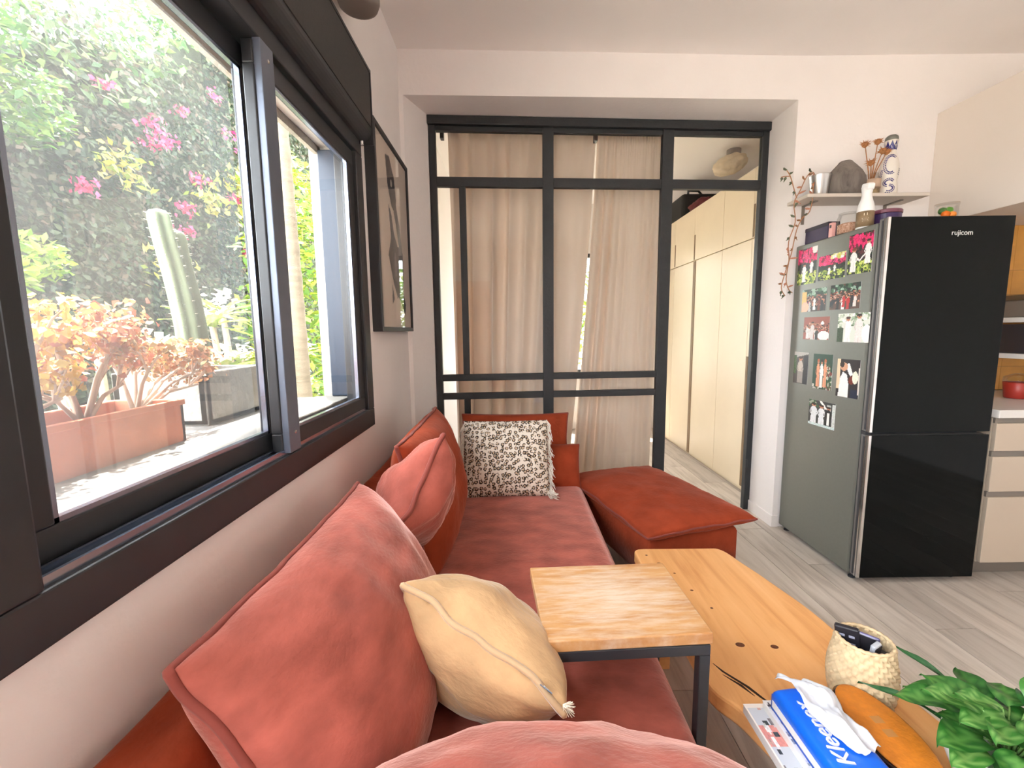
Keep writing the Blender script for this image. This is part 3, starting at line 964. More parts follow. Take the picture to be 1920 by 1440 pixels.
for (y1, y0, z0, z1, im, lab) in ph:
    Mq = Matrix(((0, 0, -1, FX0 - .0014), (-(y1 - y0), 0, 0, y1), (0, z1 - z0, 0, z0), (0, 0, 0, 1))) @ Matrix.Diagonal((1, 1, .0012, 1))
    rot = Matrix.Rotation(random.uniform(-.012, .012), 4, 'X')
    cen = Matrix.Translation((0, (y0 + y1) / 2, (z0 + z1) / 2))
    tag(link('photo_print', im.mesh('photo_print', cen @ rot @ cen.inverted() @ Mq, m_print), None), lab, 'photo', 'photos on the fridge side')

# ------------------------------------------------------------------ cushions
def cushion_mesh(name, w, h, t, n=44, pinch=.06, p=.5, wr=.006, seed=0, bend=(0, 0), flat_back=1.0, creases=0.0, cdir=1):
    """pillow in its own axes: u along x (w), v along y (h), thickness along z; seam at the rim"""
    def rim(u, v):
        x = w / 2 * u * (1 - pinch * (1 - v * v))
        y = h / 2 * v * (1 - pinch * (1 - u * u))
        return x, y

    def zoff(u, v):
        return bend[0] * (u * u) + bend[1] * (v * v)
    vs, fs = [], []
    idx = {}
    for side in (1, -1):
        for j in range(n + 1):
            for i in range(n + 1):
                # denser towards the rim
                u = math.sin((i / n * 2 - 1) * math.pi / 2)
                v = math.sin((j / n * 2 - 1) * math.pi / 2)
                edge = i in (0, n) or j in (0, n)
                if edge and (i, j, 0) in idx:
                    idx[(i, j, side)] = idx[(i, j, 0)]
                    continue
                x, y = rim(u, v)
                b = max(0.0, (1 - u ** 2) * (1 - v ** 2))
                z = t / 2 * (b ** p)
                if side < 0:
                    z *= flat_back
                e = 1 - b
                q = Vector((x * 7 + seed * 3.1, y * 7, side * 2.0 + seed))
                ww = wr * (noise.noise(q) + .6 * noise.noise(q * 2.3)) * (1 - .3 * e)
                # creases running in from the seam
                if creases and b > 0:
                    cu, cv = (x, y) if cdir else (y, x)
                    nz = noise.noise(Vector((cu * 34 + 1.6 * noise.noise(Vector((cu * 9, cv * 9, seed))), cv * 5, seed * 1.7 + side)))
                    ww += creases * nz * min(1, b * 9) * (.35 + .65 * e)
                z = side * (z + (ww if not edge else 0))
                if edge:
                    z = wr * 1.1 * noise.noise(Vector((x * 12, y * 12, seed)))
                k = len(vs)
                vs.append((x, y, z + zoff(u, v)))
                if edge:
                    idx[(i, j, 0)] = k
                idx[(i, j, side)] = k
    for side in (1, -1):
        for j in range(n):
            for i in range(n):
                f = [idx[(i, j, side)], idx[(i + 1, j, side)], idx[(i + 1, j + 1, side)], idx[(i, j + 1, side)]]
                fs.append(tuple(f if side > 0 else f[::-1]))
    rimpts = [vs[idx[(i, 0, 0)]] for i in range(n)] + [vs[idx[(n, j, 0)]] for j in range(n)] + [vs[idx[(n - i, n, 0)]] for i in range(n)] + [vs[idx[(0, n - j, 0)]] for j in range(n)]
    return vs, fs, rimpts


def cushion(name, label, M, w, h, t, m, mp=None, pr=.006, group=None, **kw):
    vs, fs, rim = cushion_mesh(name, w, h, t, **kw)
    e = thing(name, label, 'cushion', (0, 0, 0), group)
    e.matrix_basis = M
    cov = MB().add(vs, fs).build('cover', m, e, smooth=True, world=False)
    if mp:
        MB().tube(rim, pr, 6, closed=True).build('piping', mp, e, smooth=True, world=False)
    return e, rim


# ------------------------------------------------------------------ sofa
sofa = thing('sofa', 'low rust velvet sofa along the window wall', 'sofa', (-0.1, 1.3, 0))
SY0, SY1 = 0.05, 2.60
SX1 = 0.412


def soft_slab(name, x0, x1, y0, y1, z0, z1, m, parent, r=.05, nx=30, ny=70, lumps=.008, seed=0, smooth=True, crown=.0):
    """rounded upholstered block: grid top with rolled edges"""
    vs, fs = [], []
    R = [(0, 1.0), (.15, .62), (.4, .28), (.7, .08), (1, 0)]
    xs = [x0 + r * a for a, _ in R] + list(np.linspace(x0 + r, x1 - r, nx)[1:-1]) + [x1 - r * a for a, _ in R[::-1]]
    ys = [y0 + r * a for a, _ in R] + list(np.linspace(y0 + r, y1 - r, ny)[1:-1]) + [y1 - r * a for a, _ in R[::-1]]

    def drop(a, lo, hi):
        d = min(a - lo, hi - a)
        if d >= r:
            return 0
        k = 1 - d / r
        return r * (1 - math.sqrt(max(0, 1 - k * k)))
    for y in ys:
        for x_ in xs:
            dz = min(r, math.hypot(drop(x_, x0, x1), drop(y, y0, y1)))
            cz = crown * (1 - ((x_ - (x0 + x1) / 2) / ((x1 - x0) / 2)) ** 2)
            nz = lumps * (noise.noise(Vector((x_ * 3 + seed, y * 2.5, 0))) + .25 * noise.noise(Vector((x_ * 8, y * 16 + seed, 3))))
            vs.append((x_, y, z1 - dz + nz + cz))
    W, Hh = len(xs), len(ys)
    for j in range(Hh - 1):
        for i in range(W - 1):
            fs.append((j * W + i, j * W + i + 1, (j + 1) * W + i + 1, (j + 1) * W + i))
    ring = [i for i in range(W)] + [j * W + W - 1 for j in range(1, Hh)] + [(Hh - 1) * W + i for i in range(W - 2, -1, -1)] + [j * W for j in range(Hh - 2, 0, -1)]
    b = len(vs)
    for k in ring:
        vs.append((vs[k][0], vs[k][1], z0))
    n = len(ring)
    for k in range(n):
        a, c = ring[k], ring[(k + 1) % n]
        fs.append((c, a, b + k, b + (k + 1) % n))
    fs.append(tuple(b + k for k in range(n - 1, -1, -1)))
    return MB().add(vs, fs).build(name, m, parent, smooth=smooth)


soft_slab('seat', -0.50, SX1, SY0, 2.56, .20, .425, m_velvet, sofa, r=.06, lumps=.007, crown=.012)
soft_slab('backrest', -0.612, -0.47, SY0, 2.60, .10, .725, m_velvet2, sofa, r=.04, nx=10, lumps=.01, seed=4)
soft_slab('base', -0.52, SX1 - .03, SY0 + .03, 2.54, .10, .20, m_velvet2, sofa, r=.015, nx=6, ny=10, lumps=0)
for xx in (-.5, .33):
    for yy in (.12, 1.3, 2.46):
        MB().box(xx, xx + .04, yy, yy + .04, 0, .10).build('leg', m_black, sofa, bevel=.002)

BX = 'rust velvet cushions on the sofa'
# back cushions: long axis along y, top edge near the wall
def back_cushion(label, y0, y1, xt, zt, xb, zb, t, m, seed, **kw):
    u = (0, 1, 0)
    v = (xt - xb, 0, zt - zb)
    c = ((xt + xb) / 2, (y0 + y1) / 2, (zt + zb) / 2)
    M = basis(c, u, v)   # normal = u x v
    h = math.hypot(xt - xb, zt - zb)
    return cushion('back_cushion', label, M, y1 - y0, h, t, m, m_piping, .0085, BX, seed=seed, **kw)


back_cushion('largest rust velvet back cushion nearest the camera against the window wall', .555, 1.31, -.48, .855, -.235, .40, .31, m_velvet, 1, pinch=.035, wr=.012, creases=.004, p=.42)
back_cushion('dark rust back cushion farther along the wall, behind the pink-lit one', 1.47, 2.25, -.40, .925, -.30, .41, .26, m_velvet2, 2, pinch=.03, wr=.010, creases=.003, p=.42)


def edge_on(name, label, A, B, depth, size, t, m, mp, pr, group=None, **kw):
    A, B, depth = Vector(A), Vector(B), Vector(depth).normalized()
    u = (B - A)
    w = u.length
    u.normalize()
    v = (depth - u * depth.dot(u)).normalized()
    c = (A + B) / 2 + v * size / 2
    return cushion(name, label, basis(c, u, v), w, size, t, m, mp, pr, group, **kw)


edge_on('scatter_cushion', 'pink-lit rust cushion seen edge on with a bold vertical seam', (-.232, 1.47, .965), (-.345, 1.24, .735), (-.15, .93, -.28), .46, .27, m_velvet, m_piping, .0085, BX, seed=5, pinch=.05, wr=.018, creases=.020, cdir=0, p=.45)
tan, trim = edge_on('velvet_cushion', 'beige velvet scatter cushion with grey tag leaning on the seat', (-.243, .90, .770), (.098, .745, .608), (-.03, .72, -.62), .40, .27, m_beige, m_beigepipe, .007, None, seed=9, pinch=.05, wr=.014, creases=.014, cdir=0, p=.47)
# tag and frayed corner of the beige cushion
w_ = (Vector((-.243, .90, .770)) - Vector((.098, .745, .608))).length
tg = MB().box(w_ / 2 - .062, w_ / 2 - .036, -.222, -.192, .003, .0045).build('fabric_tag', mat('tag_grey', lin(110, 122, 140), .8), tan, world=False)
MB().tube([(w_ / 2 - .054, -.215, .0052), (w_ / 2 - .047, -.205, .0052), (w_ / 2 - .043, -.199, .0052)], .0012, 5).build('tag_emblem', m_white, tg, world=False)
ft = MB()
for k in range(26):
    a = random.uniform(0, 6.28)
    ft.tube([(w_ / 2 - .008, -.20, 0), (w_ / 2 + .006 + random.uniform(-.012, .012), -.207 + random.uniform(-.01, .01), random.uniform(-.012, .016))], [.002, .0006], 4)
tag(ft.build('frayed_corner', mat('fray_white', (.8, .72, .6), .9), tan, world=False), kind='stuff')

# near end cushion, facing away from the camera
c = Vector((.06, .60, .555))
cushion('end_cushion', 'rust cushion across the near end of the sofa at the bottom of the photo', basis(c, (1, 0, .0), (0, -.30, .27)), .70, .46, .24, m_velvet, m_piping, .007, BX, seed=12, pinch=.045, wr=.012, creases=.006, p=.45)
# far end
cushion('bolster_cushion', 'rust cushion with square piped corner standing against the glass partition', basis((.02, 2.70, .60), (1, 0, 0), (0, .10, .35)), .68, .40, .17, m_velvet2, m_piping, .005, BX, seed=15, pinch=.05, wr=.012)
cushion('bolster_cushion', 'lower rust cushion half hidden by the leopard pillow at the far end', basis((.10, 2.50, .52), (1, 0, -.02), (0, .10, .19)), .60, .27, .24, m_velvet2, m_piping, .004, BX, seed=17, pinch=.03, wr=.01, creases=.004)

lp, rim = cushion('leopard_pillow', 'cream leopard print pillow with white fringe at the far end of the sofa', basis((-.035, 2.33, .625), (1, .02, 0), (0.03, .14, .36)), .47, .42, .20, m_leopard, None, pinch=.03, wr=.012, seed=21, creases=.006, p=.42)
m_fringe = mat('fringe_cream', (.74, .69, .62), .95, var=.1, scale=30)
fr_ = MB()
for k in range(170):
    s = -1 if k % 2 else 1
    v0 = random.uniform(-.21, .21)
    x0 = s * .235
    dn = random.uniform(.03, .06)
    p0 = Vector((x0 * .985, v0, random.uniform(-.004, .004)))
    p1 = p0 + Vector((s * random.uniform(.006, .02), -dn * .5, random.uniform(0, .02)))
    p2 = p1 + Vector((s * random.uniform(-.006, .016), -dn * .6, random.uniform(-.005, .02)))
    fr_.tube([p0, p1, p2], [.003, .0024, .0012], 4)
for k in range(60):   # tassels at the lower corners
    s = 1 if k < 40 else -1
    p0 = Vector((s * .225, -.205 + random.uniform(0, .03), random.uniform(-.005, .01)))
    p1 = p0 + Vector((s * random.uniform(.0, .035), -random.uniform(.0, .02), random.uniform(.01, .05)))
    p2 = p1 + Vector((s * random.uniform(-.015, .03), -random.uniform(.0, .015), random.uniform(.0, .04)))
    fr_.tube([p0, p1, p2], [.0035, .003, .0015], 4)
tag(fr_.build('fringe', m_fringe, lp, world=False), kind='stuff')

# ------------------------------------------------------------------ ottoman
ot = thing('ottoman', 'rust velvet ottoman with loose pillow top beside the partition', 'ottoman', (.74, 2.33, 0))
ox = Vector((.54, .17, 0)).normalized()
oy = Vector((-ox.y, ox.x, 0))
oc = Vector((.752, 2.32, 0))
Mo = Matrix(((ox.x, oy.x, 0, oc.x), (ox.y, oy.y, 0, oc.y), (0, 0, 1, 0), (0, 0, 0, 1)))
vs, fs, rim = cushion_mesh('c', .61, .87, .13, pinch=.035, p=.30, wr=.008, seed=31, creases=.002)
Mc = Mo @ Matrix.Translation((0, 0, .405))
MB().add(vs, fs, Mc).build('pillow_top', m_velvet2, ot, smooth=True)
MB().tube([Mc @ Vector(p_) for p_ in rim], .005, 6, closed=True).build('piping', m_piping, ot, smooth=True)
o = soft_slab('base', -.255, .255, -.37, .37, .165, .355, m_velvet2, None, r=.025, nx=8, ny=10, lumps=.003)
o.data.transform(Mo)
adopt(o, ot)
for sx in (-1, 1):
    for sy in (-1, 1):
        MB().box(sx * .22 - .018, sx * .22 + .018, sy * .33 - .018, sy * .33 + .018, 0, .165, Mo).build('leg', m_black, ot, bevel=.002)
MB().box(-.24, .24, -.352, -.322, .15, .166, Mo).build('leg_rail', m_black, ot)
MB().box(-.24, .24, .322, .352, .15, .166, Mo).build('leg_rail', m_black, ot)

# ------------------------------------------------------------------ C side table over the sofa
st = thing('side_table', 'small C-shaped side table with oak top, wear and painted sheen, sliding over the sofa', 'side table', (.4, 1.05, 0))
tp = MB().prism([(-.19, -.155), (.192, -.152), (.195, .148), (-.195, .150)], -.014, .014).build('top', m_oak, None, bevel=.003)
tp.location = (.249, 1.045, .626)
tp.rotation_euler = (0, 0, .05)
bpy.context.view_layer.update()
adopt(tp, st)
Ms = Matrix.Translation((.249, 1.045, 0)) @ Matrix.Rotation(.05, 4, 'Z')
q = .0125
for yy in (-.142, .136):
    MB().box(-.178, .186, yy - q, yy + q, .587, .612, Ms).build('frame_rail', m_black, st, bevel=.002)
    MB().box(.186 - 2 * q, .186, yy - q, yy + q, .025, .587, Ms).build('leg', m_black, st, bevel=.002)
    MB().box(-.178, .186, yy - q, yy + q, 0, .025, Ms).build('foot_rail', m_black, st, bevel=.002)
MB().box(-.178, -.153, -.142 + q, .136 - q, .587, .612, Ms).build('cross_rail', m_black, st)
MB().box(.161, .186, -.142 + q, .136 - q, .587, .612, Ms).build('cross_rail', m_black, st)
MB().box(.161, .186, -.142 + q, .136 - q, 0, .025, Ms).build('foot_rail', m_black, st)

# ------------------------------------------------------------------ live edge coffee table
TZ = .40
ct = thing('coffee_table', 'long honey pine coffee table with wavy live edge', 'coffee table', (.75, 1.2, 0))
left = [(.505, 1.722), (.498, 1.5), (.505, 1.3), (.508, 1.14), (.506, 1.02), (.545, .953), (.575, .87), (.600, .80), (.63, .68), (.65, .52), (.66, .42)]
right = [(1.06, .42), (1.05, .6), (1.03, .78), (1.0, .90), (.985, 1.02), (.985, 1.12), (.982, 1.23), (.972, 1.34), (.948, 1.45), (.925, 1.55), (.905, 1.62), (.885, 1.70), (.862, 1.735), (.84, 1.74)]


def smooth_pts(pts, k=4):
    out = []
    for i in range(len(pts) - 1):
        p0, p1, p2, p3 = [Vector(pts[max(0, min(len(pts) - 1, i + d))]) for d in (-1, 0, 1, 2)]
        for s in range(k):
            t = s / k
            out.append(tuple(.5 * ((2 * p1) + (p2 - p0) * t + (2 * p0 - 5 * p1 + 4 * p2 - p3) * t * t + (3 * p1 - p0 - 3 * p2 + p3) * t ** 3)))
    out.append(tuple(pts[-1]))
    return out


outl = smooth_pts(left) + smooth_pts(right) + [(.55, 1.742), (.52, 1.738)]
area = sum(outl[i][0] * outl[(i + 1) % len(outl)][1] - outl[(i + 1) % len(outl)][0] * outl[i][1] for i in range(len(outl)))
if area < 0:
    outl = outl[::-1]
MB().prism(outl, TZ - .05, TZ).build('slab', m_pine, ct, bevel=.008)
for yy, xs_ in ((.55, (.69, .95)), (1.55, (.56, .84))):
    for xx in xs_:
        MB().box(xx, xx + .045, yy, yy + .045, 0, TZ - .05).build('leg', m_pine, ct, bevel=.003)
    MB().box(xs_[0] - .01, xs_[1] + .05, yy + .008, yy + .036, TZ - .09, TZ - .05).build('bearer', m_pine, ct)
m_crack = mat('dark_crack', lin(50, 28, 14), .9)
for pts, nm in ((((.548, 1.10), (.562, 1.07), (.60, 1.02), (.618, .985), (.637, .955)), 'crack'), (((.556, 1.06), (.585, 1.025), (.603, .99)), 'crack')):
    nn = len(pts)
    top = [(x_ + .004 * math.sin(math.pi * i / (nn - 1)) + .0008, y_) for i, (x_, y_) in enumerate(pts)]
    bot = [(x_ - .004 * math.sin(math.pi * i / (nn - 1)) - .0008, y_) for i, (x_, y_) in enumerate(pts)]
    MB().prism(bot + top[::-1], TZ - .001, TZ + .0004).build(nm, m_crack, ct)
for (kx, ky, r_) in ((.66, 1.17, .013), (.755, 1.16, .011), (.575, 1.62, .010), (.63, 1.44, .006), (.655, 1.34, .005), (.61, 1.55, .005), (.545, 1.685, .005)):
    MB().lathe([(r_, 0), (r_ * .9, .0005), (0, .0006)], 18, (kx, ky, TZ), sx=1.0, sy=.75).build('knot', mat('knot_brown', lin(96, 48, 20), .6, var=.4, scale=120) if 'knot_brown' not in MATS else MATS['knot_brown'], ct)

# basket
bk = thing('woven_basket', 'round woven palm basket holding remotes on the coffee table', 'basket', (.845, .985, TZ))
NR, NC = 13, 40
vs, fs = [], []
bc = Vector((.862, .985, TZ))
R0, R1, BH = .062, .066, .155


def rad(t):
    return R0 + .009 * math.sin(math.pi * min(1, t * 1.15)) - .003 * t


for side in (1, 0):
    for j in range(NR * 2 + 1):
        t = j / (NR * 2)
        for i in range(NC * 2):
            a = math.pi * i / NC
            k = 1.0 if ((i // 2 + j // 2) % 2 == 0) else -1.0
            r_ = rad(t) + ((.0036 * k) if 0 < j < NR * 2 else 0) - (0 if side else .006)
            vs.append((bc.x + r_ * math.cos(a), bc.y + r_ * math.sin(a), bc.z + .001 + t * BH))
W = NC * 2
nj = NR * 2 + 1
for side in (0, 1):
    o_ = side * nj * W
    for j in range(nj - 1):
        for i in range(W):
            f = (o_ + j * W + i, o_ + j * W + (i + 1) % W, o_ + (j + 1) * W + (i + 1) % W, o_ + (j + 1) * W + i)
            fs.append(f if side == 0 else f[::-1])
for i in range(W):
    fs.append(((nj - 1) * W + i, (nj - 1) * W + (i + 1) % W, nj * W + (nj - 1) * W + (i + 1) % W, nj * W + (nj - 1) * W + i))
fs.append(tuple(nj * W + i for i in range(W)))
m_palm = mat('palm_weave', lin(204, 180, 144), .8, var=.14, scale=70)
MB().add(vs, fs).build('weave', m_palm, bk, smooth=True)
rr = rad(1) - .003
MB().tube([(bc.x + rr * math.cos(a), bc.y + rr * math.sin(a), bc.z + BH + .001 + .001 * math.sin(a * 26)) for a in [2 * math.pi * k / 104 for k in range(104)]], .0045, 6, closed=True).build('rim', m_palm, bk, smooth=True)
MB().lathe([(R0 - .006, .004), (0, .004)], 32, tuple(bc)).build('bottom', m_palm, bk)

m_dev = mat('device_black', lin(36, 34, 40), .3)
m_dev2 = mat('device_grey', lin(150, 152, 172), .3)


def device(name, label, cat, c, u, v, w, h, t, m, parts=()):
    M = basis(c, u, v)
    e = thing(name, label, cat)
    e.matrix_basis = M
    MB().box(-w / 2, w / 2, -h / 2, h / 2, -t / 2, t / 2).build('body', m, e, bevel=.004, world=False)
    for (nm, a, b, c_, d_, mm) in parts:
        MB().box(a, b, c_, d_, t / 2 - .0005, t / 2 + .0012).build(nm, mm, e, bevel=.0008, world=False)
    return e


bt = [('button', -.006 + dx, .006 + dx, yy, yy + .006, m_dev2) for dx in (-.010, .010) for yy in (.0, .02, .04)]
device('remote_control', 'dark flat remote control leaning in the basket toward the sofa', 'remote', (.838, 1.0, TZ + .115), (.55, -.55, .1), (-.25, .15, .9), .05, .13, .014, m_dev, bt)
device('smartphone', 'dark purple phone standing upright in the basket', 'phone', (.855, .992, TZ + .100), (.6, -.5, -.05), (-.05, .1, .9), .07, .14, .009, mat('phone_purple', lin(92, 88, 130), .25), [('screen', -.032, .032, -.066, .066, m_dev)])
device('remote_control', 'slim silver remote control at the centre of the basket', 'remote', (.866, .962, TZ + .115), (.8, .3, .2), (.2, -.1, .9), .026, .12, .012, mat('silver_plastic', lin(176, 180, 190), .35, metal=.2), [('cap', -.012, .012, .03, .056, m_dev)])
e = thing('charger_puck', 'black round puck in the basket', 'charger', (.895, .952, TZ + .1))
MB().lathe([(.017, 0), (.019, .004), (.019, .03), (.016, .034), (0, .034)], 24, (.882, .962, TZ + .105)).build('body', m_dev, e, smooth=False, bevel=.001)
MB().lathe([(.017, 0), (.017, .10), (0, .10)], 20, (.882, .962, TZ + .006)).build('stem', m_dev, e)
e = thing('charger_plug', 'white charger plug at the far rim of the basket', 'plug', (.865, 1.02, TZ + .1))
MB().box(.845, .885, 1.012, 1.03, TZ + .09, TZ + .14).build('body', m_whitep, e, bevel=.005)
MB().tube([(.865, 1.02, TZ + .09), (.86, 1.0, TZ + .05), (.87, .98, TZ + .02)], .003, 6).build('cable', m_whitep, e)

# magazines and tissue pack
ang = .035


def magazine(label, x0, x1, y0, y1, z0, z1, cover, group='magazines on the coffee table'):
    e = thing('magazine', label, 'magazine', (x0, y0, z0), group)
    MB().box(x0 + .001, x1 - .001, y0 + .001, y1 - .001, z0, z1 - .001).build('pages', m_white, e)
    Mm = Matrix(((x1 - x0, 0, 0, x0), (0, y1 - y0, 0, y0), (0, 0, .0012, z1), (0, 0, 0, 1)))
    link('cover', cover.mesh('cover', Mm, m_print), None, e)
    return e


im = Img(40, 60, L(206, 214, 226))
im.blobs(60, 0, 1, 0, .5, .06, [L(90, 120, 150), L(60, 90, 100), L(190, 200, 214), L(40, 60, 70)])
im.rect(.02, .35, .68, .84, L(222, 150, 146), .05)
im.blobs(40, 0, 1, .5, .98, .04, [L(120, 120, 126), L(230, 232, 236), L(60, 70, 80), L(214, 170, 166)])
im.rect(0, 1, .975, 1, wht)
im.rect(0, .03, 0, 1, wht)
magazine('lower magazine with pink and blue street cover under the tissues', .548, .70, .60, .945, TZ, TZ + .022, im)
im = Img(40, 60, L(238, 238, 240))
im.blobs(50, .03, .3, .1, .95, .03, [L(70, 74, 90), L(200, 204, 220), L(150, 156, 176)])
magazine('white magazine with grey print directly beneath the tissue pack', .588, .74, .585, .935, TZ + .0225, TZ + .040, im)

tk = thing('tissue_pack', 'blue soft tissue pack with white lettering and a pulled tissue', 'tissue pack', (.65, .77, TZ + .04))
m_blue = mat('blue_film', lin(14, 104, 226), .28, var=.06, scale=8, bump=.25, bscale=22)
px0, px1, py0_, py1_, pz0_, pz1_ = .596, .712, .665, .915, TZ + .0405, TZ + .092
o = soft_slab('pack', px0, px1, py0_, py1_, pz0_, pz1_, m_blue, tk, r=.016, nx=14, ny=24, lumps=.004, seed=2, crown=.006)
bx('side_stripe', m_whitep, (px0 - .0012, px0 + .0005, py0_ + .01, py1_ - .006, pz0_ + .008, pz0_ + .024), tk, 0)
bx('end_seal', mat('clear_film', lin(150, 190, 226), .2), (px0 + .006, px1 - .006, py0_ - .008, py0_ + .008, pz0_ + .004, pz0_ + .036), tk, .003)
Mt = Matrix.Translation(((px0 + .034), .795, pz1_ + .0062)) @ Matrix.Rotation(math.radians(90), 4, 'Z')
text_part('lettering', 'Kleenex', .043, Mt, m_whitep, tk, .0016, .25)
# tissue: a crumpled sheet
vs, fs = [], []
n = 26
for j in range(n + 1):
    for i in range(n + 1):
        u, v = i / n, j / n
        wv = 1 - .55 * abs(v - .45)
        px = .656 + (u - .5) * .088 * wv + .012 * math.sin(v * 7) + .038 * (v - .4)
        py = .925 - v * .175 + .01 * math.sin(u * 5 + v * 3)
        pz = pz1_ + .012 + .030 * math.sin(math.pi * min(1, v * 1.05)) ** .8 * (.55 + .45 * math.cos((u - .35) * 3)) + .016 * noise.noise(Vector((u * 3.5, v * 5, 1))) + .006 * noise.noise(Vector((u * 9, v * 9, 4))) + .012 * math.sin(u * 9 + v * 4) * (1 - v) * .6
        vs.append((px, py, pz))
for j in range(n):
    for i in range(n):
        fs.append((j * (n + 1) + i, j * (n + 1) + i + 1, (j + 1) * (n + 1) + i + 1, (j + 1) * (n + 1) + i))
o = MB().add(vs, fs).build('tissue', mat('tissue_white', (.82, .85, .9), .9, trans=.3), tk, smooth=True)
so = o.modifiers.new('solid', 'SOLIDIFY')
so.thickness = .0008

# oval amber-lidded box
ob = thing('oval_box', 'oval dark brown box with matte amber lid beside the tissues', 'box', (.79, .80, TZ))
oxc, oyc = .785, .825
MB().lathe([(.045, 0), (.056, .004), (.064, .03), (.066, .062), (.062, .066), (0, .066)], 48, (oxc, oyc, TZ), sx=.95, sy=1.95).build('body', mat('dark_glaze', lin(44, 26, 20), .15), ob, smooth=True)
MB().lathe([(.058, 0), (.061, .003), (.060, .006), (.056, .0075), (0, .0085)], 48, (oxc, oyc, TZ + .066), sx=.97, sy=1.98).build('lid', mat('amber_leather', lin(196, 116, 28), .55, var=.1, scale=60, bump=.15, bscale=150), ob, smooth=True)
md = mat('lid_scuff', lin(176, 122, 66), .6)
for dy in (-.02, .012):
    bx('scuff', md, (oxc - .012, oxc + .010, oyc + dy, oyc + dy + .018, TZ + .0735, TZ + .0745), ob, 0)

# potted plant
pp = thing('potted_plant', 'leafy green houseplant in white pot at the near end of the coffee table', 'potted plant', (.93, .77, TZ))
pc = (.965, .755, TZ)
MB().lathe([(.06, 0), (.075, .01), (.09, .05), (.096, .098), (.092, .10), (.085, .09)], 40, pc).build('pot', m_white, pp, smooth=True)
MB().lathe([(.086, .084), (.05, .089), (0, .09)], 30, pc).build('soil', m_soil, pp, smooth=True)


def leaf_mesh(name, ln, wd, droop, fold, mats_, cols):
    nl, nw = 10, 6
    vs, fs = [], []
    for j in range(nl + 1):
        t = j / nl
        ww = wd * math.sin(math.pi * min(1, t ** .8 * 1.0)) ** .8 * (1 - .15 * t) if 0 < j < nl else (.004 if j == 0 else .0005)
        for i in range(nw + 1):
            s = i / nw * 2 - 1
            vs.append((s * ww / 2, t * ln, -droop * t * t + fold * abs(s) * ww + .004 * math.sin(t * 9 + s * 2)))
    for j in range(nl):
        for i in range(nw):
            fs.append((j * (nw + 1) + i, j * (nw + 1) + i + 1, (j + 1) * (nw + 1) + i + 1, (j + 1) * (nw + 1) + i))
    me = bpy.data.meshes.new(name)
    me.from_pydata(vs, [], fs)
    at = me.color_attributes.new('Col', 'FLOAT_COLOR', 'POINT')
    cc = []
    for j in range(nl + 1):
        for i in range(nw + 1):
            s = abs(i / nw * 2 - 1)
            stripe = (j + (i % 2)) % 3 == 0 and .1 < s < .8
            c = cols[1] if (stripe or s < .05) else cols[0]
            cc += [*c, 1]
    at.data.foreach_set('color', cc)
    me.materials.append(mats_)
    me.polygons.foreach_set('use_smooth', [True] * len(me.polygons))
    return me


m_hleaf = attr_mat('houseplant_leaf', .32, trans=.22, spec=.5)
lm = [leaf_mesh('leaf', .105, .078, .03, .12, m_hleaf, (L(44, 104, 40), L(92, 146, 70))),
      leaf_mesh('leaf', .12, .07, .05, .18, m_hleaf, (L(36, 92, 38), L(68, 126, 58))),
      leaf_mesh('leaf', .085, .062, .015, .10, m_hleaf, (L(62, 122, 50), L(122, 166, 90))),
      leaf_mesh('long_leaf', .15, .020, .05, .2, m_hleaf, (L(38, 84, 48), L(52, 100, 58)))]
rl = random.Random(11)
stems = MB()
for k in range(40):
    a = rl.uniform(0, 6.283)
    el = rl.uniform(-.1, .8)
    hh = rl.uniform(.01, .085)
    rad_ = rl.uniform(.015, .085)
    base = Vector((pc[0] + rad_ * .3 * math.cos(a), pc[1] + rad_ * .3 * math.sin(a), pc[2] + .09))
    tip = Vector((pc[0] + rad_ * math.cos(a), pc[1] + rad_ * math.sin(a), pc[2] + .09 + hh))
    stems.tube([base, (base + tip) / 2 + Vector((0, 0, .01)), tip], [.0026, .0022, .0015], 5)
    o = bpy.data.objects.new('leaf', lm[rl.randrange(3)])
    COL.objects.link(o)
    d = Vector((math.cos(a + rl.uniform(-.5, .5)) * math.cos(el), math.sin(a + rl.uniform(-.5, .5)) * math.cos(el), math.sin(el) * .6))
    side = d.cross(Vector((0, 0, 1))).normalized()
    M = basis(tip, side, d)
    s = rl.uniform(.75, 1.15)
    o.matrix_basis = M @ Matrix.Diagonal((s, s, s, 1))
    adopt(o, pp)
for (a, el, off) in ((2.3, .30, (-.05, .06, .06)), (2.0, .55, (.02, .09, .08)), (.35, .2, (.05, .03, .06)), (-.3, .25, (.06, 0, .07))):
    o = bpy.data.objects.new('long_leaf', lm[3])
    COL.objects.link(o)
    d = Vector((math.cos(a) * math.cos(el), math.sin(a) * math.cos(el), math.sin(el)))
    o.matrix_basis = basis(Vector(pc) + Vector(off) + Vector((0, 0, .03)), d.cross(Vector((0, 0, 1))), d)
    adopt(o, pp)
stems.build('stems', mat('plant_stem', L(110, 150, 80), .6), pp, smooth=True)

# ------------------------------------------------------------------ wall shelf and what stands on it
ws = thing('wall_shelf', 'thin grey wall shelf above the fridge', 'shelf', (1.95, 2.65, 2.06))
SZ = 2.078
bx('board', mat('shelf_grey', lin(206, 196, 186), .6), (1.70, 2.40, 2.585, YF, SZ - .02, SZ), ws, .003)
for xx in (1.80, 2.30):
    bx('bracket', m_greyedge, (xx - .009, xx + .009, YF - .006, YF, SZ - .13, SZ - .02), ws, .001)
    bx('bracket_arm', m_greyedge, (xx - .009, xx + .009, YF - .12, YF, SZ - .026, SZ - .02), ws, .001)

